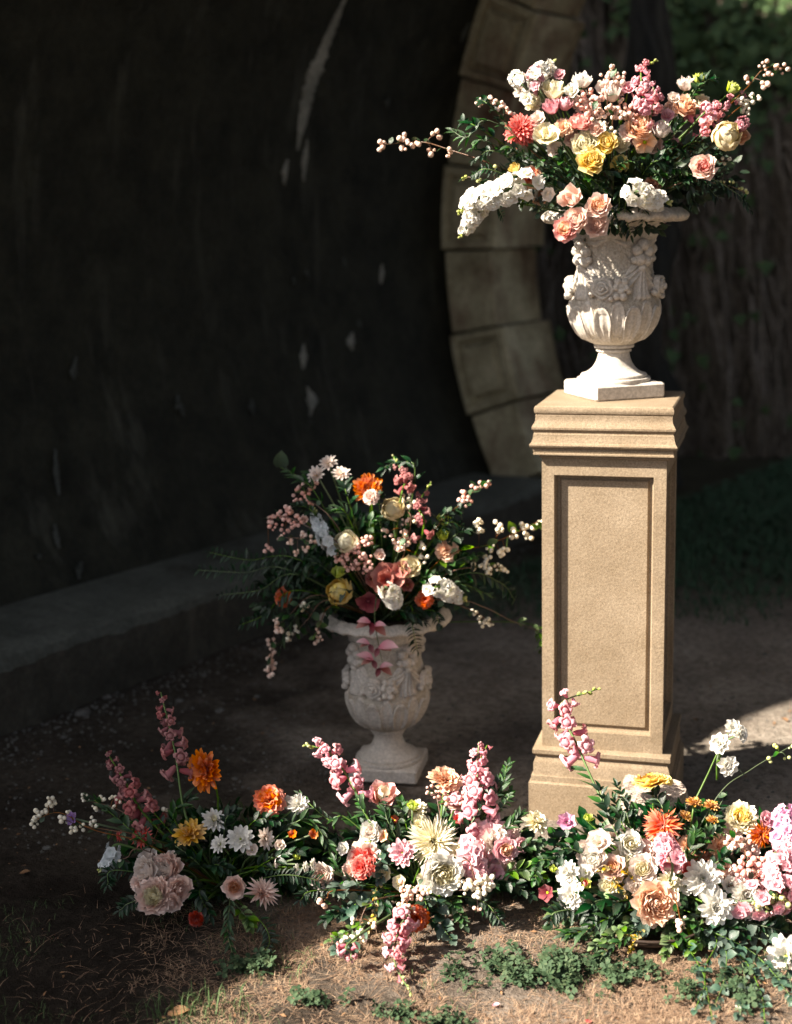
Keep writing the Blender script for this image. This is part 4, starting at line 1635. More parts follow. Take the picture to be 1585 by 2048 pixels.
cupflower(U, 1322, 262, 40, 'blushwhite', 'blush white tulip beside the ragged peach rose', 'blush white tulip', face=(.3, -.5, .8))
cupflower(U, 1164, 163, 38, 'white', 'white lisianthus with a lime bud at the bouquet\'s top', 'white lisianthus', face=(0, -.3, .9), name='lisianthus', cat='lisianthus')
petal_bloom(U, 1145, 185, 40, 'white', 'white blossom beside the creamy yellow tulip', None, n=6, rows=2, wide=.45)
cupflower(U, 1224, 190, 40, 'blushwhite', 'blush white bud standing among the pink berries at the top', 'bud among the berries', face=(0, -.4, .9))
petal_bloom(U, 1195, 262, 40, 'blush', 'flat blush blossom hidden above the pale yellow roses', None, n=6, rows=2)
spike(U, [(1288, 235), (1285, 185), (1284, 138), (1312, 122)], 28, 'tall pink snapdragon with a green tip rising from the middle of the upper bouquet', 'snap', 'pink', 'tall pink snapdragon', f0=.0, n=30)
spike(U, [(1300, 235), (1312, 195), (1300, 160)], 24, 'second pink snapdragon close behind the tall one in the upper urn', 'snap', 'pink', None, f0=.0, n=18, tipgreen=False)
spike(U, [(1390, 246), (1430, 222), (1490, 186)], 28, 'pink snapdragon lying outward towards the outermost berry sprig', 'snap', 'pink', 'outward pink snapdragon', f0=.0, n=24, tipgreen=False)
spike(U, [(1395, 280), (1425, 238), (1450, 222)], 24, 'short pink snapdragon under the outward one', 'snap', 'pink', None, f0=.2, n=14, tipgreen=False)
spike(U, [(1460, 262), (1482, 252), (1498, 243)], 20, 'little pink stock behind the round ivory ball', 'stock', 'pink', None, f0=.2, n=10, tipgreen=False, name='stock_flower', cat='stock')
spike(U, [(1065, 372), (1000, 388), (950, 400), (920, 424)], 36, 'long white stock spike lying out over the empty side of the upper urn', 'stock', 'white', 'long white stock spike', f0=.0, n=48, name='stock_flower', cat='stock', spread=.85, dy=-.035)
spike(U, [(1000, 402), (955, 425), (922, 472)], 28, 'white stock tip drooping below the long white spike', 'stock', 'white', 'drooping white stock tip', f0=.45, n=24, name='stock_flower', cat='stock', spread=.75, dy=-.03)
spike(U, [(1270, 385), (1300, 398), (1338, 406)], 36, 'white stock lying on the rim of the upper urn', 'stock', 'white', 'white stock on the rim', f0=.1, n=26, name='stock_flower', cat='stock', dy=-.05, spread=.8)
carnation(U, 1306, 368, 34, 'brown', 'faded brown carnation just above the white stock on the rim', None)
cupflower(U, 1030, 337, 24, 'yellow', 'small yellow bud beside the peach carnation', 'small yellow bud', face=(-.6, -.5, .5), name='flower_bud', cat='bud')
rose(U, 1080, 395, 30, 'peach', 'small peach rose under the peach carnation', None)
# berries
berry_sprig(U, [(1215, 215), (1222, 170), (1222, 138)], 13, 'pink snowberry sprig standing highest in the middle of the upper bouquet', 'berrypink', short='highest pink berries', ends=[(1225, 142), (1208, 158), (1240, 165), (1222, 168), (1240, 148)], per=6, leaves=2)
berry_sprig(U, [(1190, 240), (1180, 200), (1172, 180)], 13, 'rosy snowberry sprig beside the blush white bud', 'berryrose', ends=[(1172, 190), (1188, 205), (1165, 208), (1182, 220), (1198, 192)], per=6, leaves=2)
berry_sprig(U, [(1225, 250), (1235, 215), (1240, 200)], 12, 'pink snowberry sprig just below the blush white bud', 'berrypink', ends=[(1225, 214), (1245, 208), (1252, 228), (1232, 232), (1208, 226)], per=6, leaves=2)
berry_sprig(U, [(1262, 250), (1270, 225), (1262, 212)], 11, 'rosy snowberry sprig at the foot of the tall pink snapdragon', 'berryrose', ends=[(1265, 222), (1278, 212), (1268, 238)], per=6, leaves=1)
berry_sprig(U, [(1195, 275), (1210, 255), (1220, 243)], 11, 'pale snowberry sprig right above the yellow roses', 'berrywhite', ends=[(1205, 252), (1190, 246), (1222, 262)], per=5, leaves=1)
berry_sprig(U, [(1010, 340), (900, 300), (840, 284), (766, 290)], 13, 'long snowberry twig reaching far out over the dark wall from the upper urn', 'berrypink', short='far reaching berry twig', ends=[(766, 291), (808, 274), (808, 292), (831, 289), (872, 270), (901, 305), (866, 302)], per=4, leaves=12, leafpx=14, dy=.02)
berry_sprig(U, [(1445, 225), (1495, 175), (1530, 137), (1575, 138)], 12, 'snowberry sprig curving up past the top outer edge of the bouquet', 'berrypink', short='outermost berry sprig', ends=[(1527, 131), (1536, 146), (1531, 170), (1492, 160), (1555, 138), (1572, 138)], per=4, leaves=6, leafpx=15)
berry_sprig(U, [(1450, 240), (1490, 212), (1515, 200)], 11, 'cream snowberry sprig under the outermost pink one', 'berrywhite', ends=[(1498, 205), (1510, 195), (1482, 205), (1490, 222)], per=5, leaves=4, leafpx=14)
berry_sprig(U, [(1050, 290), (1005, 240), (985, 205)], 12, 'snowberry sprig among the dark leaves above the coral dahlia', 'berrypink', ends=[(957, 207), (985, 200), (1005, 214), (1020, 222), (990, 212)], per=4, leaves=8, leafpx=18)
berry_sprig(U, [(1415, 330), (1440, 325), (1452, 322)], 12, 'three pale berries beside the lone blush rose', 'berrywhite', ends=[(1452, 324)], per=4, leaves=4, leafpx=18)
berry_sprig(U, [(1350, 370), (1440, 368), (1498, 388)], 8, 'thin green berried twig trailing low under the lone blush rose', 'berrygreen', ends=[(1462, 368), (1480, 376), (1492, 384), (1446, 362)], per=2, leaves=6, leafpx=14, short='thin low twig')
berry_sprig(U, [(1040, 380), (960, 360), (930, 352)], 9, 'few pale berries above the long white stock spike', 'berrygreen', ends=[(992, 330), (930, 356), (958, 358)], per=2, leaves=8, leafpx=18)
# greenery
for path, st, sc in [([(980, 270), (925, 245)], 'myrtle', 1.1), ([(1000, 250), (935, 275), (905, 262)], 'olive', .9), ([(990, 290), (940, 300)], 'box', 1.1), ([(1000, 230), (960, 200)], 'myrtle', 1),
                     ([(1010, 310), (950, 320)], 'myrtle', 1), ([(1000, 345), (945, 350)], 'fern', 1), ([(1080, 330), (1110, 345)], 'box', 1.1), ([(1090, 350), (1130, 370)], 'myrtle', 1.1),
                     ([(1130, 330), (1125, 300)], 'box', 1.1), ([(1180, 360), (1215, 385)], 'box', 1.1), ([(1200, 350), (1255, 350)], 'myrtle', 1.2), ([(1230, 340), (1280, 320)], 'box', 1.2),
                     ([(1260, 370), (1250, 420), (1262, 470)], 'fern', 1.2), ([(1240, 380), (1235, 430), (1215, 455)], 'ruscus', .9), ([(1270, 380), (1290, 430), (1275, 462)], 'ruscus', .8), ([(1300, 330), (1345, 335)], 'myrtle', 1.2),
                     ([(1320, 310), (1375, 300)], 'myrtle', 1.2), ([(1340, 340), (1380, 370)], 'box', 1.2), ([(1360, 300), (1415, 285)], 'ruscus', 1), ([(1370, 350), (1435, 395)], 'fern', 1.1),
                     ([(1390, 360), (1470, 385), (1500, 420)], 'fern', 1), ([(1400, 330), (1440, 300)], 'myrtle', 1), ([(1360, 360), (1385, 410)], 'ruscus', .9), ([(1390, 190), (1430, 160)], 'ruscus', .8),
                     ([(1380, 200), (1410, 150)], 'box', 1), ([(1340, 280), (1355, 250)], 'olive', 1), ([(1130, 380), (1085, 412)], 'olive', .9), ([(1100, 390), (1075, 428)], 'gum', .8), ([(1010, 395), (1005, 435)], 'fern', .8),
                     ([(1050, 310), (1005, 300)], 'box', 1.2), ([(1150, 350), (1165, 385)], 'ruscus', .8), ([(1310, 350), (1325, 380)], 'box', 1), ([(1225, 420), (1240, 465)], 'ruscus', .7), ([(1075, 395), (1045, 410)], 'fresh', .9)]:
    sprig(U, path, st, scale=sc * .95)
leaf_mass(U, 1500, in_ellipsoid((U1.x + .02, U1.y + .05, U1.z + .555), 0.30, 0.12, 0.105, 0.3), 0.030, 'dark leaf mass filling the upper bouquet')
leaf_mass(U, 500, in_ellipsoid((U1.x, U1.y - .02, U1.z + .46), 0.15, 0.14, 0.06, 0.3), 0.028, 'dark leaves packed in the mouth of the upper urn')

# ================================================================== the shaded urn's flowers
L = 'lower'
mum(L, 737, 978, 66, 'orange', 'orange gerbera standing tallest in the shaded urn', 'orange gerbera', layers=((22, 1.0, 1.35), (20, .85, 1.12), (16, .68, .85), (10, .45, .5)), eye='petal_coral', eye_s=.2, wide=.17, cat='gerbera', name='gerbera', face=(-.1, -.9, .3))
carnation(L, 742, 993, 32, 'blush', 'small blush carnation in front of the orange gerbera', None, dy=-.05)
mum(L, 657, 926, 40, 'blushwhite', 'topmost white daisy of the trio above the shaded urn', 'topmost daisy of the trio', face=(-.2, -.6, .7), name='daisy', cat='daisy', eye='petal_yellow', layers=((12, 1, 1.45), (10, .8, 1.1), (7, .5, .7)))
mum(L, 633, 950, 44, 'blushwhite', 'outermost white daisy of the trio above the shaded urn', 'outermost daisy of the trio', face=(-.4, -.6, .6), name='daisy', cat='daisy', eye='petal_yellow', layers=((12, 1, 1.45), (10, .8, 1.1), (7, .5, .7)))
mum(L, 683, 948, 40, 'blushwhite', 'white daisy of the trio that is nearest the orange gerbera', 'daisy near the gerbera', face=(0, -.6, .7), name='daisy', cat='daisy', eye='petal_yellow', layers=((12, 1, 1.45), (10, .8, 1.1), (7, .5, .7)))
spike(L, [(800, 1010), (810, 960), (788, 914)], 26, 'dusky pink snapdragon tip nodding above the shaded urn', 'snap', 'snapdark', 'dusky snapdragon tip', f0=.3, n=16)
spike(L, [(845, 1070), (838, 1010), (862, 966)], 24, 'dusky pink snapdragon behind the cream balls of the shaded urn', 'snap', 'snapdark', 'dusky snapdragon behind the balls', f0=.1, n=22)
spike(L, [(665, 1100), (640, 1055), (628, 1018)], 26, 'bluish white stock spike on the dark side of the shaded urn', 'stock', 'bluewhite', 'bluish stock spike', f0=.1, n=24, name='stock_flower', cat='stock', spread=.6)
ball(L, 787, 1017, 42, 'ivory', 'ivory ranunculus ball high in the shaded bouquet right of the gerbera', 'high ivory ball')
ball(L, 692, 1083, 42, 'cream', 'pointed cream ranunculus bud in the middle of the shaded bouquet', 'pointed cream bud')
rose(L, 820, 1132, 46, 'ivory', 'ivory rose with wrapped petals right of the salmon petals', 'ivory rose', inner='cream')
ball(L, 678, 1183, 46, 'yellow', 'pale yellow ranunculus ball low over the shaded urn\'s rim', 'low yellow ball')
carnation(L, 895, 1100, 46, 'peach', 'peach carnation on the pedestal side of the shaded bouquet', 'peach shade carnation')
carnation(L, 563, 1195, 40, 'rust', 'rust orange carnation low on the dark outer side of the shaded bouquet', 'rust carnation', face=(-.6, -.7, .2))
petal_bloom(L, 775, 1160, 78, 'salmon', 'large salmon flower with broad petals at the heart of the shaded bouquet', 'salmon flower', n=6, wide=.55, rows=2, th=1.3, name='hellebore', cat='hellebore', eye='petal_maroon')
petal_bloom(L, 737, 1203, 54, 'maroon', 'maroon flower with hanging petals under the salmon one', 'maroon flower', n=5, wide=.5, th=1.5, face=(-.1, -.8, -.4), name='hellebore', cat='hellebore', eye='petal_maroon')
petal_bloom(L, 802, 1140, 44, 'salmon', 'smaller salmon flower tucked beside the ivory rose', None, n=5, wide=.5, th=1.2, name='hellebore', cat='hellebore', eye='petal_maroon')
carnation(L, 850, 1198, 36, 'rust', 'rust red carnation between the two white stocks on the rim', 'rust red carnation', dy=-.02)
spike(L, [(770, 1175), (785, 1195), (795, 1212)], 30, 'white stock on the rim in front of the maroon flower', 'stock', 'white', 'white rim stock', f0=.3, n=18, name='stock_flower', cat='stock', tipgreen=False, dy=-.05)
spike(L, [(870, 1175), (900, 1188), (930, 1198)], 32, 'largest white stock at the pedestal end of the shaded rim', 'stock', 'white', 'largest white rim stock', f0=.1, n=24, name='stock_flower', cat='stock', dy=-.04)
cupflower(L, 888, 1040, 30, 'lime', 'lime green hellebore above the peach carnation', 'upper lime bud', name='flower_bud', cat='bud')
cupflower(L, 886, 1072, 26, 'lime', 'small lime bud right on top of the peach carnation', None, name='flower_bud', cat='bud')
cupflower(L, 677, 1146, 28, 'lime', 'lime bud just above the low yellow ball', 'lime bud', name='flower_bud', cat='bud')
# drooping spray of winged pink bracts over the urn
A_ = ARR[L]
sp_path = [W(755, 1195, 3.75), W(750, 1240, 3.725), W(757, 1285, 3.755), W(765, 1325, 3.81)]
sr = root('orchid_spray', sp_path[0], 'drooping spray of pink winged petals hanging down the front of the shaded urn', 'orchid')
mark(A_, 750, 1280, 'winged pink spray')
vv, ff, uu = tube(catmull([A_.o] + sp_path, 20), 0.002, 0.001, 5)
put('stem', new_mesh('stem', vv, ff, M['leaf_stem'], uu), sr)
for (x, y, d, a) in ((728, 1243, -1, .1), (758, 1250, 1, .25), (728, 1280, -1, .15), (768, 1292, 1, .2), (738, 1318, -1, .2), (775, 1325, 1, .1)):
    x, y = x + jit(7), y + jit(7)
    c = W(x + 10 * -d, y + 6, 3.725 if y < 1300 else 3.775)
    col = 'palepink'
    for q, (ang, colr, s) in enumerate(((0.25, 'palepink', .045), (-0.35, 'salmon', .032))):
        put('petal', blade('oval', 'petal_' + colr, q, 1, .33, .5, -.25, nu=4), sr, leafm(c, (d * .9, -.35 + jit(.4), ang + a + jit(.3)), s * (1 + jit(.3)), (jit(.4), -.5, 1)))
    put('petal', blade('oval', 'petal_maroon', 1, 1, .3, .5, -.2, nu=4), sr, leafm(c, (-d * .3, -.5, -.7), .026, (0, -1, .4)))
# berries
berry_sprig(L, [(690, 1100), (610, 1050), (560, 1030), (536, 1040)], 11, 'rosy snowberry sprig spreading outermost on the dark side of the shaded bouquet', 'berryrose', short='outermost rosy berries', ends=[(540, 1035), (556, 1030), (575, 1036), (590, 1050), (545, 1052), (570, 1058), (600, 1038), (578, 1018), (538, 1094)], per=5, leaves=8)
berry_sprig(L, [(690, 1120), (610, 1080), (565, 1075)], 10, 'pale snowberry sprig below the outermost rosy one', 'berrypink', ends=[(560, 1076), (580, 1085), (605, 1072), (612, 1095), (625, 1078), (595, 1105)], per=4, leaves=8)
berry_sprig(L, [(680, 1060), (620, 1000), (600, 980)], 11, 'rosy snowberry sprig under the white daisies', 'berryrose', ends=[(600, 975), (612, 990), (628, 972), (595, 998), (618, 1002)], per=5, leaves=6, short='berries under the daisies')
berry_sprig(L, [(720, 1150), (690, 1110), (675, 1100)], 11, 'thick rosy berry cluster under the pointed cream bud', 'berryrose', ends=[(676, 1115), (692, 1105), (710, 1098), (690, 1125), (722, 1115), (740, 1080), (725, 1082), (738, 1120), (718, 1130), (735, 1140), (700, 1135)], per=6, leaves=2, short='thick rosy berries')
berry_sprig(L, [(810, 1100), (806, 1070), (800, 1050)], 11, 'pale snowberry sprig over the ivory rose', 'berrypink', ends=[(795, 1085), (808, 1066), (800, 1098), (815, 1080), (812, 1045), (775, 1065)], per=5, leaves=4)
berry_sprig(L, [(820, 1060), (815, 1020), (812, 1000)], 12, 'cream snowberry cluster beside the high ivory ball', 'berrywhite', ends=[(812, 998), (822, 1010), (835, 1040), (850, 1090), (848, 1118)], per=5, leaves=3)
berry_sprig(L, [(870, 1060), (920, 1010), (945, 985), (975, 966)], 11, 'rosy snowberry twig rising behind the shaded bouquet towards the pedestal', 'berryrose', ends=[(966, 966), (974, 968), (950, 977), (932, 990), (925, 1005), (935, 1000)], per=4, leaves=12, leafpx=18, short='rising berry twig')
berry_sprig(L, [(880, 1120), (975, 1090), (1040, 1062), (1083, 1040)], 12, 'lit white snowberry sprig ending at the edge of the pedestal', 'berrywhite', ends=[(958, 1045), (958, 1058), (995, 1052), (1000, 1062), (1027, 1068), (1046, 1052), (1055, 1072), (1070, 1050), (980, 1098), (1000, 1105), (1010, 1098), (1083, 1045)], per=4, leaves=12, leafcol='leaf_fresh', leafpx=22, short='lit snowberry sprig', dys=[0, 0, 0, -.02])
berry_sprig(L, [(890, 1150), (960, 1135), (1010, 1136)], 12, 'second lit snowberry sprig below the one at the pedestal', 'berrywhite', ends=[(955, 1135), (972, 1130), (975, 1140), (995, 1135), (1008, 1138), (975, 1120)], per=4, leaves=5, leafcol='leaf_fresh', leafpx=16)
berry_sprig(L, [(860, 1200), (930, 1215), (985, 1245)], 10, 'small snowberry sprig low beside the largest white rim stock', 'berrywhite', ends=[(948, 1227), (960, 1232), (972, 1242), (980, 1248), (965, 1247)], per=3, leaves=5, short='low berries by the rim')
berry_sprig(L, [(900, 1200), (970, 1215), (1020, 1240), (1078, 1262)], 7, 'thin bare twig ending in green leaves against the pedestal', 'berrygreen', ends=[(1078, 1256)], per=1, leaves=3, short='thin bare twig')
berry_sprig(L, [(640, 1190), (580, 1230), (548, 1270), (540, 1345)], 12, 'long snowberry sprig hanging lowest from the shaded urn', 'berrypink', ends=[(556, 1240), (552, 1255), (560, 1262), (543, 1285), (546, 1300), (540, 1315), (545, 1330), (541, 1345), (538, 1338)], per=4, leaves=7, dy=-.02, short='lowest hanging berries')
berry_sprig(L, [(660, 1200), (615, 1240), (582, 1278)], 11, 'short snowberry sprig hanging inside the longest one', 'berrywhite', ends=[(595, 1258), (582, 1270), (575, 1285), (612, 1210), (600, 1215)], per=3, leaves=6)
berry_sprig(L, [(670, 1210), (640, 1250), (632, 1285)], 10, 'snowberry sprig hanging nearest the shaded urn\'s body', 'berrypink', ends=[(636, 1265), (632, 1282), (640, 1275)], per=3, leaves=7, leafcol='leaf_fresh')
for path, st, sc in [([(600, 1120), (500, 1120), (420, 1105)], 'fern', 1.2), ([(580, 1140), (490, 1145), (395, 1140)], 'fern', 1.1), ([(600, 1150), (520, 1180), (440, 1190)], 'fern', 1.1), ([(600, 1180), (530, 1230), (480, 1250)], 'fern', 1.1),
                     ([(640, 1200), (580, 1250), (560, 1300)], 'olive', 1), ([(640, 1040), (590, 1010)], 'myrtle', 1), ([(640, 1000), (600, 960), (575, 940)], 'olive', 1), ([(760, 1020), (750, 985)], 'myrtle', 1),
                     ([(700, 1010), (690, 970)], 'ruscus', 1), ([(830, 960), (800, 925), (770, 935)], 'ruscus', .9), ([(870, 1050), (920, 1020)], 'myrtle', 1.1), ([(900, 1080), (960, 1060)], 'myrtle', 1.1),
                     ([(900, 1130), (960, 1110)], 'box', 1.1), ([(920, 1150), (1000, 1165), (1030, 1200)], 'fern', 1.1), ([(900, 1170), (980, 1190)], 'olive', 1), ([(880, 1060), (930, 1055)], 'fern', 1),
                     ([(820, 1210), (825, 1250), (835, 1300)], 'fern', 1.1), ([(800, 1220), (850, 1245)], 'ruscus', .9), ([(860, 1220), (880, 1250)], 'myrtle', 1), ([(700, 1180), (655, 1220)], 'ruscus', .9),
                     ([(640, 1130), (600, 1150)], 'myrtle', 1.1), ([(740, 1060), (760, 1040)], 'box', 1), ([(840, 1160), (880, 1150)], 'box', 1), ([(1040, 1245), (1080, 1275), (1085, 1300)], 'fresh', .9), ([(700, 1040), (665, 1020)], 'olive', .9)]:
    sprig(L, path, st, scale=sc)
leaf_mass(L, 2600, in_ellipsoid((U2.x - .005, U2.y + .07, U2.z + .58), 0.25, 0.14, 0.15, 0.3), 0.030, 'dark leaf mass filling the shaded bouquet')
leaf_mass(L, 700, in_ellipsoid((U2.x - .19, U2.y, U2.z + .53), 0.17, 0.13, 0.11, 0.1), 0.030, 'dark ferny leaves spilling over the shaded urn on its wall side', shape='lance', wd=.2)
# one broad leaf standing up behind the daisies
bl = root('broad_leaf', ARR[L].o, 'broad dark leaf standing up alone beyond the white daisy trio', 'leaf')
for (x, y, s, d, ps) in ((562, 935, .05, (.1, -.1, 1), 'heart'), (625, 945, .035, (-1, -.1, .1), 'lance')):
    put('leaf', blade(ps, 'leaf_mid', 2, 1, .42 if ps == 'heart' else .16, .2, -.1, name='leaf', nu=4), bl, leafm(W(x, y, 4.0), d, s, (0, -1, .2)))
vv, ff, uu = tube(catmull([ARR[L].o, W(640, 1050, 4.0), W(600, 960, 4.0), W(562, 935, 4.0)], 12), .002, .001, 5)
put('stem', new_mesh('stem', vv, ff, M['leaf_stem'], uu), bl)

# ================================================================== the shaded flowers on the ground
D = 'dim'
MUM3 = ((12, 1, 1.45), (10, .82, 1.15), (7, .55, .75))
spike(D, [(375, 1640), (350, 1500), (322, 1384)], 34, 'tall dusky snapdragon standing highest of the shaded ground flowers', 'snap', 'snapdark', 'tall dusky snapdragon', f0=.42, n=22, tipgreen=False, leafy=5)
spike(D, [(300, 1640), (255, 1570), (214, 1503)], 34, 'leaning dusky snapdragon on the outer side of the shaded ground flowers', 'snap', 'snapdark', 'leaning dusky snapdragon', f0=.1, n=26, tipgreen=False)
mum(D, 413, 1540, 88, 'orange', 'large orange gerbera turned sideways above the shaded ground flowers', 'large orange gerbera', layers=((24, 1.0, 1.35), (22, .86, 1.12), (18, .68, .86), (10, .45, .5)), eye='petal_coral', eye_s=.2, wide=.15, face=(-.5, -.85, .2), cat='gerbera', name='gerbera')
carnation(D, 540, 1597, 62, 'orangepink', 'bright orange pink carnation at the lit end of the shaded group', 'orange pink carnation', inner='orange')
mum(D, 597, 1609, 46, 'white', 'white aster beside the bright orange pink carnation', 'white aster', layers=MUM3, wide=.2, eye='petal_cream')
petal_bloom(D, 576, 1606, 34, 'white', 'white blossom half behind the white aster', None, n=6, rows=2, dy=.03)
mum(D, 380, 1668, 68, 'mustard', 'mustard yellow chrysanthemum facing down among the shaded flowers', 'mustard chrysanthemum', face=(-.1, -.5, .75), wide=.15, eye='petal_mustard')
mum(D, 428, 1641, 54, 'white', 'creamy chrysanthemum above the mustard yellow one', 'creamy chrysanthemum', face=(.3, -.5, .8), inner='cream')
mum(D, 482, 1678, 60, 'white', 'brightest white chrysanthemum in the middle of the shaded flowers', 'brightest white chrysanthemum', layers=((13, 1, 1.45), (11, .8, 1.15), (8, .5, .8)), wide=.18)
mum(D, 440, 1688, 42, 'white', 'small white chrysanthemum between the mustard and the brightest white one', None, layers=MUM3, face=(-.4, -.6, .6))
mum(D, 531, 1677, 46, 'blushwhite', 'white chrysanthemum turned towards the lit flowers', 'turned white chrysanthemum', layers=MUM3, face=(.6, -.6, .3))
dahlia(D, 283, 1672, 52, 'coral', 'coral dahlia on the outer side of the shaded ground flowers', 'coral ground dahlia', n=60, face=(-.1, -.8, .5))
dahlia(D, 237, 1672, 28, 'coral', 'small coral dahlia seen edge on beyond the larger coral one', None, n=36, face=(-.9, -.3, .2))
rose(D, 330, 1738, 66, 'blush', 'uppermost full blush rose of the shaded rose clump', 'uppermost clump rose', inner='blushwhite')
rose(D, 288, 1742, 56, 'blushwhite', 'blush rose with ragged outer petals beside the uppermost clump rose', None, face=(-.5, -.7, .3))
petal_bloom(D, 300, 1718, 50, 'blushwhite', 'ragged pale peony behind the blush rose clump', 'ragged pale peony', n=6, rows=2, face=(-.2, -.4, .9), name='peony', cat='peony', dy=.02)
rose(D, 308, 1792, 74, 'blush', 'largest pale rose at the bottom of the shaded rose clump', 'largest clump rose', face=(-.1, -.8, .5), inner='cream', dy=-.01)
rose(D, 362, 1778, 52, 'blush', 'blush rose on the clump\'s side towards the lit flowers', 'inner side clump rose', face=(.4, -.8, .3))
rose(D, 345, 1808, 40, 'blush', 'small blush rose at the very foot of the clump', None, face=(.2, -.9, -.1))
rose(D, 469, 1774, 46, 'blush', 'single blush rose left on its own under the white chrysanthemums', 'single low blush rose', inner='peach')
dahlia(D, 525, 1785, 88, 'blush', 'spiky blush dahlia seen from the side low in the shaded group', 'spiky blush dahlia', n=46, wide=.12, reach=1.35, face=(.35, -.35, .9), cup=1.0, flat=1.0)
petal_bloom(D, 552, 1718, 36, 'blushwhite', 'two pale petals of a spent blossom under the turned chrysanthemum', None, n=4, th=1.0, face=(.7, -.6, -.1))
petal_bloom(D, 585, 1668, 22, 'orange', 'small orange blossom in the gap towards the lit flowers', None, n=7, wide=.35, eye='petal_rust')
petal_bloom(D, 626, 1668, 26, 'orange', 'small orange blossom nearest the lit flowers', 'small orange blossom', n=7, wide=.35, eye='petal_rust')
for (x, y, w) in ((592, 1738, 'first'), (610, 1735, 'middle'), (625, 1728, 'last')):
    mum(D, x, y, 26, 'white', {'first': 'little white daisy edge on farthest from the lit blush rose', 'middle': 'little white daisy edge on between two others', 'last': 'little white daisy edge on nearest the lit blush rose'}[w], None, layers=((10, 1, 1.4), (8, .7, 1)), face=(.8, -.3, .2), name='daisy', cat='daisy', wide=.2)
cupflower(D, 594, 1712, 18, 'lime', 'pale lime bud above the three little daisies', None, name='flower_bud', cat='bud')
petal_bloom(D, 147, 1637, 32, 'mauve', 'mauve blossom among the white berries far out on the dark side', 'mauve blossom', n=8, wide=.3)
spike(D, [(250, 1690), (222, 1720), (200, 1740)], 24, 'bluish white stock lying on the dark ground by the coral dahlias', 'stock', 'bluewhite', 'bluish ground stock', f0=.3, n=16, name='stock_flower', cat='stock')
carnation(D, 391, 1838, 30, 'darkred', 'dark red carnation lowest in front of the shaded flowers', 'dark red carnation', dy=-.03)
petal_bloom(D, 240, 1600, 24, 'snapdark', 'dusky pink blossom beside the leaning snapdragon', None, n=5)
berry_sprig(D, [(300, 1690), (190, 1660), (120, 1625), (70, 1640)], 11, 'white snowberry sprig reaching farthest out over the dark ground', 'berrywhite', ends=[(66, 1638), (76, 1628), (70, 1645), (98, 1605), (88, 1618), (105, 1600)], per=4, leaves=7, short='farthest white berries')
berry_sprig(D, [(300, 1680), (220, 1660), (150, 1650)], 11, 'white snowberry sprig around the mauve blossom', 'berrywhite', ends=[(128, 1640), (140, 1625), (150, 1655), (160, 1655), (188, 1648), (186, 1640)], per=4, leaves=6)
berry_sprig(D, [(300, 1670), (240, 1620), (165, 1598)], 10, 'white snowberry sprig above the mauve blossom', 'berrywhite', ends=[(168, 1592), (175, 1600), (190, 1618), (205, 1600), (230, 1615), (237, 1600), (228, 1598)], per=3, leaves=9)
berry_sprig(D, [(290, 1700), (255, 1715), (235, 1720)], 11, 'single white berries by the blush rose clump', 'berrywhite', ends=[(236, 1718), (333, 1616)], per=2, leaves=2)
for path, st, sc in [([(330, 1650), (290, 1600)], 'myrtle', 1), ([(300, 1690), (240, 1640), (190, 1600)], 'olive', 1), ([(350, 1640), (380, 1600)], 'olive', 1), ([(450, 1650), (470, 1620)], 'myrtle', 1), ([(500, 1650), (560, 1640)], 'myrtle', 1),
                     ([(540, 1720), (600, 1700)], 'ruscus', 1), ([(560, 1750), (640, 1760)], 'fern', 1), ([(460, 1800), (455, 1860), (465, 1905)], 'olive', .9), ([(490, 1830), (500, 1850)], 'fresh', 1.1), ([(520, 1840), (540, 1880), (525, 1910)], 'fern', 1),
                     ([(280, 1800), (240, 1820)], 'fern', 1), ([(400, 1780), (420, 1830)], 'ruscus', 1), ([(430, 1730), (460, 1740)], 'myrtle', 1.1), ([(390, 1720), (350, 1690)], 'ruscus', 1), ([(240, 1740), (215, 1770)], 'fern', 1), ([(600, 1640), (660, 1690)], 'olive', 1)]:
    sprig(D, path, st, scale=sc)
leaf_mass(D, 1000, in_ellipsoid((-.40, 3.24, .08), 0.25, 0.10, 0.11, 0.1), 0.034, 'dark leaf mass under the shaded ground flowers')

# ================================================================== the central flowers on the ground
C = 'mid'
spike(C, [(745, 1650), (705, 1570), (660, 1505), (612, 1490)], 38, 'pink snapdragon leaning out in the light in front of the shaded urn', 'snap', 'pink', 'leaning lit snapdragon', f0=.30, n=24, leafy=5)
spike(C, [(960, 1615), (955, 1550), (958, 1484)], 40, 'tall pink snapdragon upright near the pedestal\'s foot', 'snap', 'pink', 'upright lit snapdragon', f0=.0, n=30, tipgreen=False)
spike(C, [(900, 1640), (935, 1570), (975, 1490)], 34, 'paler pink snapdragon close behind the upright one', 'snap', 'snap', None, f0=.2, n=20, tipgreen=False, dy=.03)
cupflower(C, 767, 1585, 60, 'rosepink', 'open pink cup flower with cream stamens before the shaded urn\'s plinth', 'pink cup flower', face=(.1, -.45, .9), inner='cream', tall=.95)
carnation(C, 893, 1552, 66, 'peach', 'frilled peach poppy seen from the side before the shaded urn', 'frilled peach poppy', face=(.2, -.25, .95), inner='peach', flat=.75, cat='poppy')
mum(C, 832, 1620, 52, 'cream', 'cream chrysanthemum behind the big cream dahlia', 'cream chrysanthemum behind the dahlia', face=(-.1, -.4, .9), wide=.16, dy=.03)
dahlia(C, 868, 1682, 124, 'cream', 'dinner plate sized cream dahlia, biggest bloom on the ground', 'big cream dahlia', n=115, wide=.088, reach=1.62, cup=.8, bend=-.05, flat=.95, inner='cream', face=(.12, -.75, .62))
rose(C, 741, 1664, 48, 'white', 'small white rose above the pink hearted carnation', 'small white rose', face=(-.4, -.7, .5), inner='blushwhite')
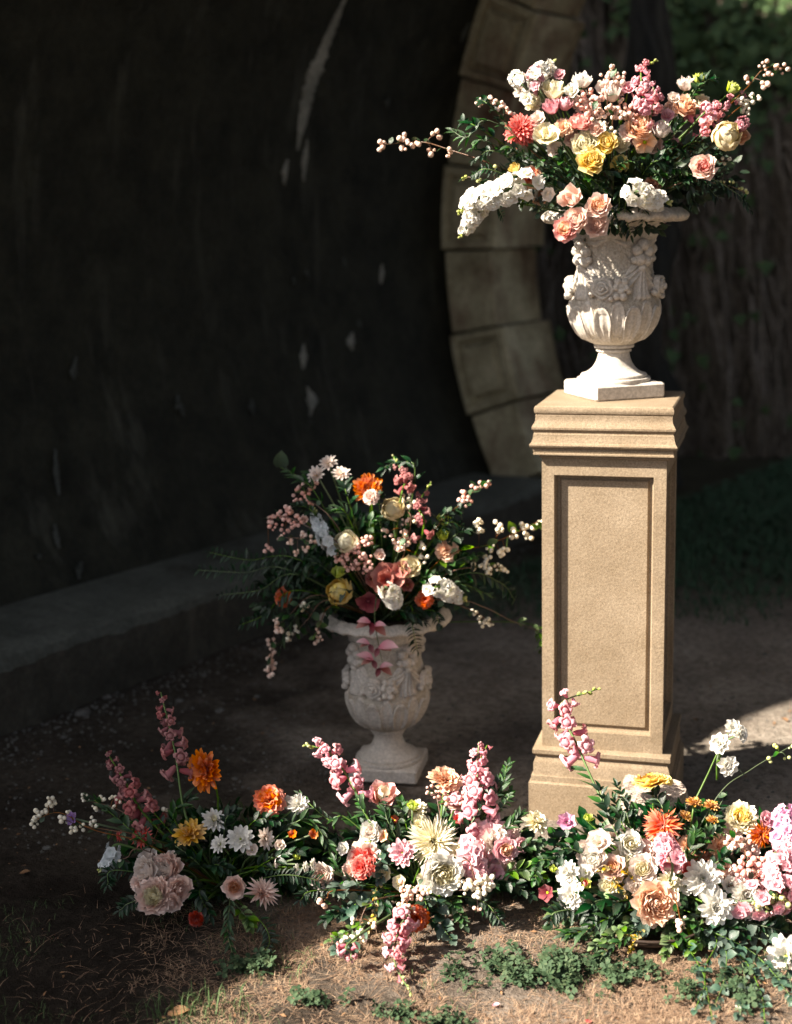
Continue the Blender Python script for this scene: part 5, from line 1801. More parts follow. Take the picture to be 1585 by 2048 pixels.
petal_bloom(C, 768, 1672, 30, 'peach', 'small peach blossom beside the small white rose', None, n=6)
carnation(C, 728, 1718, 72, 'blush', 'blush carnation with a coral heart at the outer side of the central flowers', 'coral hearted carnation', inner='coral', face=(-.15, -.85, .4))
carnation(C, 722, 1735, 48, 'coral', 'coral carnation nested in the blush one', None, dy=-.035)
petal_bloom(C, 690, 1697, 34, 'white', 'small white blossom beside the coral hearted carnation', None, n=6, rows=2)
mum(C, 805, 1705, 58, 'palepink', 'pale pink daisy with a lime eye beside the big cream dahlia', 'pale pink daisy', wide=.2, layers=((13, 1, 1.45), (11, .8, 1.2), (8, .55, .85)), eye='petal_lime', dy=-.05)
mum(C, 857, 1706, 26, 'cream', 'little cream daisy in front of the big dahlia', None, layers=((12, 1, 1.3), (9, .7, .9)), eye='petal_yellow', dy=-.09, name='daisy', cat='daisy')
rose(C, 887, 1748, 82, 'white', 'large cream rose fully open below the big dahlia', 'large cream rose', inner='cream', dy=-.05, face=(.05, -.9, .3))
petal_bloom(C, 858, 1760, 54, 'cream', 'loose cream petals under the large cream rose', None, n=5, wide=.5, face=(-.6, -.7, .1), dy=-.02)
rose(C, 643, 1753, 54, 'blushwhite', 'pale blush rose lit at the outer end of the central flowers', 'outer blush rose', face=(-.3, -.85, .3), inner='blush')
carnation(C, 990, 1683, 84, 'palepink', 'big ruffled pink peony near the pedestal in the central group', 'ruffled pink peony', inner='blushwhite', face=(.15, -.8, .5), cat='peony')
rose(C, 1012, 1700, 50, 'palepink', 'pink rose pressed against the big ruffled peony', None, inner='peach', dy=-.03)
spike(C, [(940, 1700), (950, 1740), (975, 1775)], 40, 'pink stock under the big ruffled peony', 'stock', 'palepink', 'pink stock under the peony', f0=.1, n=24, name='stock_flower', cat='stock', tipgreen=False, spread=.8, dy=-.02)
petal_bloom(C, 948, 1730, 44, 'palepink', 'pale pink blossom between the cream rose and the pink stock', None, n=6, rows=2, dy=-.03)
mum(C, 1072, 1643, 56, 'cream', 'cream white chrysanthemum seen from the side next to the pedestal\'s foot', 'chrysanthemum by the pedestal', face=(.35, -.4, .85), wide=.19, layers=((13, 1, 1.7), (12, .9, 1.3), (10, .75, .95), (7, .55, .6)))
spike(C, [(815, 1830), (795, 1870), (790, 1925), (822, 1985)], 36, 'pink snapdragon hanging down to the dry grass', 'snap', 'pink', 'hanging snapdragon', f0=.05, n=30, dys=[-.06, -.08, -.1, -.12])
carnation(C, 835, 1837, 50, 'rust', 'rust red carnation low down beside the hanging snapdragon', 'low rust carnation', face=(.2, -.9, .2), dy=-.04)
cupflower(C, 735, 1690, 16, 'lime', 'tiny lime bud beside the small white rose', None, name='flower_bud', cat='bud')
cupflower(C, 826, 1612, 22, 'lime', 'lime bud just left of the cream chrysanthemum', None, name='flower_bud', cat='bud', dy=-.03)
petal_bloom(C, 790, 1640, 24, 'rust', 'small red blossom in the leaves behind the big dahlia', None, n=6, dy=.02)
petal_bloom(C, 916, 1640, 26, 'coral', 'small coral blossom behind the big dahlia on the pedestal side', None, n=6, dy=.02)
spike(C, [(705, 1880), (703, 1905), (703, 1920)], 22, 'little pink snapdragon tip lying on the grass', 'snap', 'snap', 'little grass tip', f0=.2, n=9, tipgreen=False, dy=-.1)
berry_sprig(C, [(860, 1700), (840, 1770), (812, 1800)], 13, 'thick pale berry clusters below the large cream rose', 'berrypink', ends=[(826, 1778), (836, 1788), (815, 1795), (805, 1812), (820, 1822), (810, 1800), (845, 1780), (812, 1775)], per=6, leaves=3, short='thick pale berries', dy=-.06)
berry_sprig(C, [(930, 1720), (950, 1760), (965, 1775)], 14, 'cream berry clusters beside the large cream rose', 'berrywhite', ends=[(925, 1762), (945, 1768), (958, 1760), (972, 1775), (960, 1785), (940, 1778), (975, 1758)], per=6, leaves=2, short='cream berries', dy=-.06)
berry_sprig(C, [(880, 1660), (875, 1600), (868, 1575)], 12, 'rosy berries under the frilled peach poppy', 'berryrose', ends=[(862, 1580), (872, 1590), (890, 1585), (900, 1600), (920, 1590), (930, 1605)], per=5, leaves=3)
berry_sprig(C, [(680, 1780), (655, 1795), (644, 1808)], 14, 'three pale berries under the outer blush rose', 'berrypink', ends=[(645, 1808)], per=4, leaves=4, dy=-.03)
berry_sprig(C, [(750, 1800), (720, 1845), (715, 1875)], 12, 'cream berries hanging under the coral hearted carnation', 'berrywhite', ends=[(712, 1842), (722, 1868), (724, 1880), (690, 1878), (708, 1868), (745, 1848)], per=3, leaves=8, leafcol='leaf_fresh', dy=-.07, short='hanging cream berries')
berry_sprig(C, [(950, 1780), (955, 1805), (957, 1818)], 11, 'two pale berries in the dark gap before the pedestal', 'berrypink', ends=[(956, 1815)], per=3, leaves=3)
for path, st, sc in [([(740, 1640), (720, 1600)], 'olive', 1), ([(780, 1650), (770, 1610)], 'olive', 1), ([(810, 1640), (800, 1600)], 'box', 1.2), ([(960, 1620), (1000, 1560)], 'ruscus', 1), ([(990, 1600), (1015, 1530)], 'olive', .9), ([(1000, 1620), (1020, 1580)], 'box', 1),
                     ([(1010, 1660), (1040, 1630)], 'olive', .9), ([(1030, 1700), (1080, 1690)], 'box', 1.2), ([(1030, 1740), (1080, 1750)], 'fresh', 1.1), ([(1000, 1760), (1060, 1790)], 'myrtle', 1.1), ([(700, 1760), (670, 1720)], 'olive', 1), ([(690, 1770), (720, 1790)], 'gum', 1.3),
                     ([(760, 1770), (750, 1830), (740, 1860)], 'gold', 1.1), ([(730, 1800), (690, 1830)], 'gum', 1.2), ([(690, 1820), (650, 1840)], 'myrtle', 1.1), ([(720, 1850), (660, 1880)], 'fresh', .9), ([(770, 1790), (780, 1840)], 'ruscus', 1.1), ([(870, 1790), (885, 1850), (905, 1880)], 'gum', 1),
                     ([(900, 1800), (930, 1850)], 'box', 1.2), ([(850, 1800), (870, 1850)], 'myrtle', 1.2), ([(640, 1780), (600, 1800)], 'fern', 1), ([(770, 1700), (760, 1760)], 'gum', 1), ([(700, 1640), (660, 1640), (600, 1590)], 'olive', .7), ([(960, 1800), (1000, 1840)], 'fern', 1.1), ([(690, 1890), (680, 1900)], 'gum', 1.1)]:
    sprig(C, path, st, scale=sc)
leaf_mass(C, 1300, in_ellipsoid((.06, 3.22, .07), 0.26, 0.11, 0.11, 0.1), 0.034, 'dark leaf mass under the central ground flowers')

# ================================================================== the sunlit flowers on the ground, beside the pedestal
B = 'bright'
spike(B, [(1235, 1660), (1190, 1570), (1150, 1480), (1120, 1410), (1195, 1378)], 40, 'tall pink snapdragon leaning across the pedestal\'s foot with a bent green tip', 'snap', 'pink', 'snapdragon across the pedestal', f0=.42, n=26, leafy=8, dy=.03)
carnation(B, 1303, 1555, 78, 'yellow', 'yellow chrysanthemum seen from behind before the pedestal\'s plinth', 'yellow bloom at the plinth', face=(-.1, .25, .95), inner='mustard', flat=.6, cat='chrysanthemum')
dahlia(B, 1325, 1650, 92, 'orangepink', 'salmon orange dahlia behind the pink stock in the sunlit group', 'salmon orange dahlia', n=80, wide=.12, face=(-.1, -.7, .6))
spike(B, [(1345, 1740), (1335, 1700), (1325, 1670)], 38, 'pink stock in front of the salmon orange dahlia', 'stock', 'pink', 'pink stock before the dahlia', f0=.2, n=18, name='stock_flower', cat='stock', tipgreen=False, dy=-.05)
rose(B, 1483, 1632, 64, 'cream', 'cream yellow rose standing above the sunlit ground flowers', 'cream yellow rose', inner='yellow', face=(-.1, -.6, .7))
dahlia(B, 1522, 1668, 60, 'orange', 'orange dahlia beside the cream yellow rose', 'orange sunlit dahlia', n=60, wide=.13)
spike(B, [(1560, 1700), (1565, 1650), (1575, 1615)], 34, 'magenta pink stock at the picture edge above the pale pink mass', 'stock', 'magenta', 'magenta stock', f0=.1, n=26, name='stock_flower', cat='stock', tipgreen=False, spread=1.2)
spike(B, [(1540, 1790), (1560, 1730), (1590, 1680)], 34, 'large pink stock filling the picture edge in the sunlit group', 'stock', 'palepink', 'large pink stock', f0=.0, n=44, name='stock_flower', cat='stock', tipgreen=False, spread=1.5, dy=-.03)
spike(B, [(1530, 1800), (1570, 1780), (1600, 1770)], 32, 'second pink stock low at the picture edge', 'stock', 'palepink', None, f0=.0, n=30, name='stock_flower', cat='stock', tipgreen=False, spread=1.4, dy=-.04)
mum(B, 1405, 1757, 76, 'white', 'white chrysanthemum upper one of the middle sunlit pair', 'upper white chrysanthemum', wide=.19, dy=-.02)
mum(B, 1431, 1814, 74, 'white', 'white chrysanthemum lower one of the middle sunlit pair', 'lower white chrysanthemum', layers=((12, 1, 1.5), (11, .82, 1.2), (8, .6, .85), (5, .4, .5)), wide=.2, dy=-.03)
mum(B, 1144, 1792, 60, 'white', 'white chrysanthemum lowest at the pedestal end of the sunlit group', 'lowest white chrysanthemum', face=(-.4, -.75, .3), wide=.19)
mum(B, 1136, 1747, 54, 'white', 'white chrysanthemum right above the lowest one at the pedestal end', None, face=(-.6, -.6, .4), wide=.2)
mum(B, 1490, 1788, 62, 'white', 'white chrysanthemum partly under the pink berries near the picture edge', 'chrysanthemum under the pink berries', face=(.2, -.8, .4), wide=.19)
mum(B, 1502, 1822, 44, 'white', 'small white chrysanthemum hanging under its neighbour near the picture edge', None, layers=MUM3, face=(.1, -.9, -.2), wide=.2)
mum(B, 1338, 1768, 54, 'cream', 'cream chrysanthemum tucked behind the peach garden rose', 'cream chrysanthemum behind the rose', face=(.1, -.5, .8), wide=.2)
mum(B, 1574, 1912, 86, 'white', 'white chrysanthemum lying at the bottom corner cut by the picture edge', 'corner chrysanthemum', face=(-.6, -.7, .3), wide=.2, layers=((12, 1, 1.5), (11, .85, 1.2), (9, .65, .85)))
petal_bloom(B, 1200, 1688, 64, 'blushwhite', 'blush white peony beside the snapdragon\'s stem', 'blush white peony', n=7, rows=2, wide=.5, name='peony', cat='peony', face=(-.3, -.6, .7))
rose(B, 1186, 1718, 58, 'blushwhite', 'white rose below the blush white peony', 'white sunlit rose', inner='white')
rose(B, 1262, 1688, 56, 'white', 'white rose between the peony and the salmon orange dahlia', 'white rose by the dahlia', face=(.1, -.8, .5), inner='cream')
rose(B, 1225, 1735, 54, 'blush', 'peach blush rose behind the golden beaded sprays', None, inner='peach')
rose(B, 1285, 1738, 60, 'blushwhite', 'blush ranunculus like rose above the peach garden rose', 'rose above the peach one', inner='cream')
rose(B, 1313, 1806, 86, 'apricot', 'large peach garden rose packed with petals at the front of the sunlit group', 'large peach garden rose', inner='apricot', face=(.05, -.85, .4), dy=-.04)
ring_ = None
petal_bloom(B, 1134, 1645, 46, 'magenta', 'single magenta pink blossom on its own stem against the pedestal', 'single magenta blossom', n=7, rows=2, wide=.35, face=(-.2, -.7, .6))
cupflower(B, 1177, 1636, 20, 'lime', 'round lime bud beside the single magenta blossom', None, name='flower_bud', cat='bud')
cupflower(B, 1106, 1738, 16, 'lime', 'small lime bud out on the pedestal side below the magenta blossom', None, name='flower_bud', cat='bud')
SH = W(1434, 1560, 3.20)
for (x, y, d, lab, f) in ((1440, 1487, 46, 'white stock floret cluster lowest but one on the tall bare stem', (-.5, -.7, .4)), (1465, 1455, 36, 'white blossom topmost on the tall bare stem', (0, -.8, .5)), (1482, 1468, 36, 'white blossom beside the topmost on the tall bare stem', (.5, -.7, .4)), (1455, 1531, 44, 'lowest white blossom on the tall bare stem', (.1, -.8, .2))):
    mum(B, x, y, d, 'white', lab, 'tall white blossoms' if y == 1487 else None, layers=((9, 1, 1.45), (8, .75, 1.0), (5, .5, .5)), wide=.30, face=f, name='stock_blossom', cat='blossom', eye='petal_lime', eye_s=.1, shape='round', to=None if y == 1487 else SH)
for (x, y, d, lab) in ((1388, 1605, 34, 'tan flat topped chrysanthemum on the pedestal side'), (1422, 1612, 34, 'tan flat topped chrysanthemum nearer the white blossoms'), (1425, 1640, 28, 'small tan chrysanthemum under the two others')):
    mum(B, x, y, d, 'tan', lab, 'tan chrysanthemums' if x == 1388 else None, face=(0, -.15, 1), wide=.16, eye='petal_tan')
mum(B, 1371, 1632, 30, 'tan', 'tan chrysanthemum edge on beside the salmon orange dahlia', None, face=(.5, -.3, .8), wide=.16, eye='petal_tan')
dahlia(B, 1408, 1718, 58, 'brown', 'faded brown dahlia behind the upper white chrysanthemum', 'faded brown dahlia', n=50, dy=.02, face=(0, -.5, .8))
petal_bloom(B, 1375, 1738, 34, 'coral', 'red orange petal blossom beside the faded brown dahlia', None, n=5, wide=.5)
cupflower(B, 1170, 1768, 24, 'lime', 'green tipped bud between the two pedestal end chrysanthemums', None, name='flower_bud', cat='bud', inner='coral')
petal_bloom(B, 1095, 1785, 40, 'maroon', 'dusky maroon blossom in the shade of the sunlit group\'s pedestal end', 'maroon ground blossom', n=6)
berry_sprig(B, [(1500, 1760), (1500, 1730), (1490, 1700)], 14, 'pink berry clusters under the orange dahlia', 'berryrose', ends=[(1490, 1725), (1508, 1735), (1520, 1720), (1495, 1745), (1530, 1740), (1515, 1755), (1540, 1722), (1482, 1738), (1505, 1712)], per=6, leaves=3, short='pink berry clusters', dy=-.03)
berry_sprig(B, [(1480, 1720), (1475, 1685), (1465, 1670)], 13, 'blush berry clusters under the cream yellow rose', 'berrypink', ends=[(1465, 1680), (1480, 1690), (1455, 1692), (1470, 1700), (1490, 1678), (1460, 1705)], per=6, leaves=3)
berry_sprig(B, [(1530, 1810), (1545, 1795), (1560, 1790)], 14, 'cream berries under the pink stock at the picture edge', 'berrygreen', ends=[(1530, 1795), (1545, 1802), (1558, 1800), (1520, 1805), (1570, 1808)], per=5, leaves=4, dy=-.05)
berry_sprig(B, [(1350, 1800), (1360, 1835), (1366, 1845)], 13, 'three pink berries beside the large peach garden rose', 'berrypink', ends=[(1364, 1842), (1360, 1852)], per=3, leaves=2, dy=-.05)
berry_sprig(B, [(1430, 1600), (1500, 1540), (1585, 1490)], 10, 'long green stem with pale buds slanting out to the picture edge', 'berrygreen', ends=[(1551, 1492), (1572, 1512), (1580, 1495), (1540, 1520)], per=2, leaves=3, twig='leaf_stem', short='long slanting stem')
for path, st, sc in [([(1240, 1680), (1215, 1620), (1200, 1580)], 'ruscus', 1.1), ([(1250, 1660), (1230, 1600)], 'olive', .9), ([(1260, 1650), (1255, 1610), (1235, 1570)], 'ruscus', .8), ([(1330, 1640), (1310, 1590)], 'ruscus', 1.1), ([(1410, 1700), (1420, 1650), (1445, 1600)], 'ruscus', 1), ([(1400, 1690), (1440, 1650)], 'box', 1.2),
                     ([(1440, 1720), (1470, 1710)], 'myrtle', 1.1), ([(1230, 1740), (1200, 1740)], 'gold', 1.2), ([(1260, 1750), (1235, 1725)], 'gold', 1.2), ([(1230, 1760), (1250, 1790)], 'gold', 1.2), ([(1200, 1800), (1180, 1830)], 'ruscus', 1.4), ([(1250, 1800), (1210, 1820)], 'ruscus', 1.4),
                     ([(1230, 1830), (1170, 1860), (1130, 1870)], 'olive', 1.1), ([(1250, 1850), (1190, 1890)], 'fresh', 1.1), ([(1270, 1860), (1200, 1910)], 'olive', 1), ([(1290, 1850), (1260, 1900)], 'gold', 1.1), ([(1280, 1870), (1240, 1870)], 'gold', 1.2), ([(1350, 1860), (1370, 1890)], 'box', 1.2), ([(1380, 1840), (1410, 1880)], 'box', 1.2),
                     ([(1340, 1870), (1330, 1910)], 'fresh', 1), ([(1400, 1870), (1380, 1900)], 'fresh', 1), ([(1420, 1860), (1500, 1900), (1560, 1960)], 'gum', 1.1), ([(1440, 1880), (1450, 1950), (1430, 2010)], 'gum', 1), ([(1460, 1890), (1490, 1960), (1480, 2030)], 'gum', 1), ([(1380, 1900), (1410, 1960), (1390, 2020)], 'gum', .9), ([(1500, 1870), (1560, 1900), (1590, 2000)], 'gum', 1.1),
                     ([(1430, 1870), (1410, 1940), (1425, 2040)], 'gum', .8), ([(1470, 1900), (1520, 1980), (1530, 2045)], 'gum', .8), ([(1500, 1900), (1580, 1990)], 'gum', .8), ([(1450, 1850), (1490, 1870)], 'myrtle', 1.2), ([(1130, 1820), (1100, 1840)], 'fern', 1.1), ([(1150, 1700), (1110, 1720)], 'myrtle', 1.2), ([(1100, 1720), (1070, 1760)], 'box', 1.1), ([(1520, 1850), (1560, 1860)], 'fern', 1.1), ([(1290, 1830), (1275, 1860)], 'gum', 1.2), ([(1380, 1700), (1390, 1660)], 'olive', 1)]:
    sprig(B, path, st, scale=sc)
leaf_mass(B, 1500, in_ellipsoid((.62, 3.16, .08), 0.32, 0.10, 0.12, 0.1), 0.034, 'dark leaf mass under the sunlit ground flowers')
leaf_mass(B, 600, in_ellipsoid((.60, 2.97, .04), 0.30, 0.07, 0.05, 0.1), 0.030, 'trailing green leaves along the front of the sunlit flowers', mats=('leaf_mid', 'leaf_fresh'))
filler(U, 'blossom', 'blushwhite', [(1042, 188, 32), (1078, 240, 38), (1206, 178, 34), (1346, 200, 32), (1112, 302, 42), (1098, 150, 30)])
filler(U, 'rose', 'cream', [(1066, 205, 34), (1405, 205, 36), (1242, 288, 34)])
filler(U, 'rose', 'blush', [(1186, 226, 40), (1148, 276, 40), (1310, 290, 36), (1345, 215, 34)])
filler(U, 'carnation', 'blush', [(1258, 262, 42), (1160, 205, 36), (1235, 180, 30)])
filler(U, 'blossom', 'palepink', [(1256, 180, 34), (1120, 152, 28), (1334, 234, 34), (1306, 225, 34)])
filler(B, 'rose', 'blushwhite', [(1232, 1664, 50), (1172, 1700, 46), (1502, 1692, 44), (1270, 1770, 44)])
filler(B, 'rose', 'cream', [(1246, 1714, 46), (1216, 1770, 40)])
filler(B, 'carnation', 'blush', [(1288, 1702, 48), (1350, 1724, 46), (1468, 1655, 42), (1452, 1736, 46)])
filler(B, 'carnation', 'peach', [(1440, 1690, 48), (1376, 1690, 42)])
filler(B, 'blossom', 'palepink', [(1545, 1762, 48), (1482, 1758, 44), (1552, 1690, 46), (1530, 1640, 40)])
filler(B, 'blossom', 'white', [(1172, 1745, 40), (1460, 1770, 44), (1372, 1772, 40)])
filler(C, 'carnation', 'blush', [(700, 1742, 40), (1022, 1664, 42), (1018, 1736, 44), (965, 1716, 40)])
filler(C, 'rose', 'blush', [(962, 1660, 46), (915, 1600, 40)])
filler(C, 'blossom', 'cream', [(770, 1748, 38), (920, 1702, 44), (840, 1650, 46), (800, 1765, 34)])
filler(C, 'blossom', 'palepink', [(900, 1570, 34), (985, 1635, 36), (1040, 1690, 40), (990, 1745, 42)])
filler(D, 'blossom', 'blushwhite', [(345, 1715, 34), (560, 1690, 28), (505, 1700, 30)])
filler(D, 'carnation', 'blush', [(330, 1765, 40), (275, 1765, 36)])
filler(L, 'blossom', 'salmon', [(745, 1160, 36), (815, 1170, 34)])
filler(L, 'blossom', 'blush', [(712, 1085, 26), (800, 1095, 28), (760, 1110, 28), (610, 1040, 24)])
label_sprigs()

# ------------------------------------------------------------------ ground cover and small things
def blades(n, area, length, width, col, label, seed, lean=0.6, lie=0.0, name='grass', dens=None, kind='stuff'):
    r_ = random.Random(seed)
    vs, fs, uv = [], [], []
    x0, x1, y0, y1 = area
    k = 0
    while k < n:
        x, y = r_.uniform(x0, x1), r_.uniform(y0, y1)
        if dens is not None and r_.random() > dens(x, y):
            k += 0.2
            continue
        k += 1
        a, L = r_.uniform(0, 2 * pi), length * r_.uniform(.5, 1.3)
        d = Vector((cos(a), sin(a), 0))
        s = Vector((-sin(a), cos(a), 0)) * width * r_.uniform(.6, 1.3)
        z = hfield(x, y) - 0.002
        ln = lean * r_.uniform(.3, 1.4)
        rise = L * max(0.03, 1 - lie * r_.uniform(.75, 1.05))
        p = Vector((x, y, z))
        o = len(vs)
        m = p + d * L * ln * .4 + Vector((0, 0, rise * .6))
        e = p + d * L * ln + Vector((0, 0, rise * (0.95 - .35 * ln if lie < .5 else .55)))
        vs += [p - s, p + s, m + s * .8, m - s * .8, e]
        uv += [(0, 0), (1, 0), (1, .5), (0, .5), (.5, 1)]
        fs += [(o, o + 1, o + 2, o + 3), (o + 3, o + 2, o + 4)]
    return put(name, new_mesh(name, vs, fs, M[col], uv), kind=kind, label=label)


def straw_material(name, a, b, c):
    m, nt, p = material(name, 0.7, 0.2)
    v = coords(nt)
    nt.links.new(ramp(nt, noise_tex(nt, v, 60, 3, .8), [(0.3, a), (0.5, b), (0.7, c)]), p.inputs['Base Color'])
    return m


M['straw'] = straw_material('straw', (0.11, 0.068, 0.045), (0.27, 0.175, 0.115), (0.46, 0.335, 0.22))
M['grass_green'] = straw_material('grass_green', (0.03, 0.055, 0.02), (0.06, 0.10, 0.035), (0.11, 0.14, 0.06))
M['grass_dark'] = straw_material('grass_dark', (0.02, 0.055, 0.03), (0.045, 0.095, 0.05), (0.08, 0.13, 0.075))
M['clover'] = straw_material('clover', (0.018, 0.038, 0.016), (0.035, 0.065, 0.03), (0.08, 0.105, 0.05))
M['ivy'] = straw_material('ivy', (0.03, 0.065, 0.03), (0.06, 0.115, 0.05), (0.17, 0.20, 0.05))
M['vine'] = straw_material('vine', (0.05, 0.04, 0.03), (0.16, 0.13, 0.10), (0.34, 0.29, 0.24))


def near_turf(x, y):
    e = noise.noise((x * 3, y * 3, 2)) * .7 + noise.noise((x * 14, y * 14, 7)) * .6 + .45
    return max(0, min(1, e)) * max(0.05, min(1, (3.22 - y) / .25)) * max(.06, min(1, (x + .62 + .25 * noise.noise((x * 3, y * 3, 6))) / .3))


blades(46000, (-1.0, 1.15, 2.45, 3.3), 0.042, 0.0007, 'straw', 'dry straw coloured turf along the front', 3, lean=1.3, lie=.93, name='dry_grass', dens=near_turf)
blades(9000, (-1.0, 1.15, 2.45, 3.25), 0.028, 0.0006, 'straw', 'short dry stubble along the front', 4, lean=.9, lie=.35, name='dry_grass', dens=near_turf)
blades(5000, (-1.0, .9, 2.5, 3.2), 0.026, 0.0007, 'grass_green', 'thin green grass in the dry turf', 5, lean=.8, lie=.2, name='grass', dens=lambda x, y: max(0, noise.noise((x * 4, y * 4, 9)) * 1.4))


def patch(cx, cy, rx, ry, soft=1.0):
    return lambda x, y: max(0, 1 - (((x - cx) / rx) ** 2 + ((y - cy) / ry) ** 2) ** soft)


c = G(395, 2010)
blades(130, (c.x - .13, c.x + .13, c.y - .06, c.y + .06), 0.05, 0.0013, 'grass_green', 'tuft of long green grass at the bottom edge where the shade ends', 6, lean=.7, name='grass', dens=patch(c.x, c.y, .13, .06))
c = G(560, 1925)
blades(70, (c.x - .09, c.x + .09, c.y - .08, c.y + .08), 0.035, 0.0011, 'grass_green', 'small tuft of green grass at the edge of the shade', 7, lean=.8, name='grass', dens=patch(c.x, c.y, .09, .08))
blades(42000, (-.5, 5.0, 5.3, 9.4), 0.07, 0.0035, 'grass_dark', 'dark green grass beyond the tunnel', 8, lean=.9, lie=.3, name='grass', dens=lambda x, y: min(1, max(0, (y - 5.35 - .25 * noise.noise((x * 2, y, 3))) / .9)) * (1 if (Vector((x, y, 0)) - T0).dot(TN) < -.25 and (Vector((x, y, 0)) - T0).dot(TA) > 1.6 else 0))


def rosettes(n, area, size, col, label, seed, dens, name='weeds', lobes=3, height=0.028):
    """low weeds: small lobed leaves on short stalks"""
    r_ = random.Random(seed)
    vs, fs, uv = [], [], []
    x0, x1, y0, y1 = area
    k = 0
    tries = 0
    while k < n and tries < n * 40:
        tries += 1
        x, y = r_.uniform(x0, x1), r_.uniform(y0, y1)
        if r_.random() > dens(x, y):
            continue
        k += 1
        z = hfield(x, y) + height * r_.uniform(.15, 1.0)
        s = size * r_.choice((.6, .8, 1, 1.2, 1.5))
        up = Vector((r_.uniform(-.9, .9), r_.uniform(-.9, .6), 1)).normalized()
        a0 = r_.uniform(0, 6.3)
        e1 = up.cross(Vector((cos(a0), sin(a0), 0))).normalized()
        e2 = up.cross(e1)
        for q in range(lobes):
            w = 2 * pi * q / lobes
            d = e1 * cos(w) + e2 * sin(w)
            t = e1 * -sin(w) + e2 * cos(w)
            o = len(vs)
            p = Vector((x, y, z))
            vs += [p, p + d * s * .55 - t * s * .42 + up * s * .12, p + d * s * .5 + up * -s * .02, p + d * s * .55 + t * s * .42 + up * s * .12, p + d * s * 1.0 - t * s * .22, p + d * s * .92, p + d * s * 1.0 + t * s * .22]
            uv += [(.5, 0), (0, .5), (.5, .5), (1, .5), (.2, 1), (.5, 1), (.8, 1)]
            fs += [(o, o + 2, o + 1), (o, o + 3, o + 2), (o + 1, o + 2, o + 5, o + 4), (o + 2, o + 3, o + 6, o + 5)]
    return put(name, new_mesh(name, vs, fs, M[col], uv), kind='stuff', label=label)


def wob(cx, cy, rx, ry):
    return lambda x, y: max(0, 1 - (((x - cx) / rx) ** 2 + ((y - cy) / ry) ** 2) ** .8) * max(0, min(1, .55 + 2.2 * noise.noise((x * 17, y * 17, 1))))


for (px, py, rx, ry, n, lab) in ((1050, 1935, .20, .10, 420, 'patch of green clover beside the hanging snapdragon\'s shadow'), (1190, 1950, .16, .09, 300, 'clover running along the front of the sunlit flowers'), (640, 2000, .07, .035, 60, 'small clover plant on the dry turf'), (790, 2020, .05, .03, 40, 'clover tuft near the bottom edge'), (870, 2045, .09, .04, 70, 'clover tuft cut by the bottom edge'), (500, 1935, .08, .06, 80, 'clover in the shade by the dark red carnation'), (1470, 1985, .16, .10, 160, 'low weeds among the trailing gum leaves'), (1080, 1760, .10, .12, 240, 'low green weeds at the pedestal\'s foot')):
    c = G(px, py)
    rosettes(n, (c.x - rx, c.x + rx, c.y - ry, c.y + ry), 0.010, 'clover', lab, px, wob(c.x, c.y, rx, ry))

# ivy and dead vines on the bank
r_ = random.Random(11)
vs, fs, uv = [], [], []
for k in range(16000):
    x, z = r_.uniform(.6, 4.6), r_.uniform(0.0, 4.6)
    w = (z - 2.0) * 1.1 + (x - 2.3) * .5 + 1.2 * noise.noise((x * 1.1, z * .8, 5))
    if r_.random() > max(.03, min(1, w)):
        continue
    p = Vector((x, bank(x, z) - r_.uniform(.02, .16), z))
    s = r_.uniform(.03, .08)
    nrm = Vector((r_.uniform(-.6, .6), -1, r_.uniform(-.1, .9))).normalized()
    d = nrm.cross(Vector((r_.uniform(-1, 1), 0, r_.uniform(-1, .2)))).normalized()
    t = nrm.cross(d)
    o = len(vs)
    vs += [p - d * s * .2, p + t * s * .9 + d * s * .1, p + d * s * .5 + t * s * .45 + nrm * s * .1, p + d * s * 1.2, p + d * s * .5 - t * s * .45 + nrm * s * .1, p - t * s * .9 + d * s * .1]
    uv += [(0, 0)] * 6
    fs += [(o, o + 1, o + 2), (o, o + 2, o + 4), (o + 2, o + 3, o + 4), (o, o + 4, o + 5)]
put('ivy', new_mesh('ivy', vs, fs, M['ivy'], uv), kind='stuff', label='ivy creeping down the bank')
vb = MB()
for k in range(900):
    x, z = r_.uniform(.8, 4.4), r_.uniform(.6, 4.2)
    L = r_.uniform(.4, 1.6)
    pts = []
    dx = r_.uniform(-.25, .35)
    for i in range(6):
        t = i / 5
        zz = max(0, z - L * t)
        xx = x + dx * t + .06 * noise.noise((k, t * 3, 0))
        pts.append(Vector((xx, bank(xx, zz) - .03 - .08 * abs(noise.noise((k, t * 2, 5))), zz)))
    v, f, u_ = tube(pts, r_.uniform(.004, .018), .004, 4)
    vb.add(v, f, u_)
put('vines', vb.mesh('vines', M['vine']), kind='stuff', label='dead vine stems hanging down the bank')

# stones on the path, the rough block at the pedestal's foot, the bowl under the sunlit flowers
def stone_thing(px, py, s, label, seed, flat=.55, name='pebble', mat='pebble', cat='stone'):
    c = G(px, py)
    vs = []
    NU, NV = 12, 8
    for j in range(NV + 1):
        t = pi * j / NV
        for i in range(NU):
            a = 2 * pi * i / NU
            p = Vector((sin(t) * cos(a), sin(t) * sin(a), cos(t)))
            k = 1 + .35 * noise.noise(p * 1.3 + Vector((seed * 3.1, 0, 0)))
            vs.append((p.x * k * s * 1.2, p.y * k * s * .9, p.z * k * s * flat))
    f = grid_faces(NU, NV, True)
    z = hfield(c.x, c.y)
    return put(name, new_mesh(name, vs, f, M[mat]), None, Matrix.Translation((c.x, c.y, z + s * flat * .25)) @ Matrix.Rotation(seed, 4, 'Z'), label=label, category=cat, group='loose stones on the path')


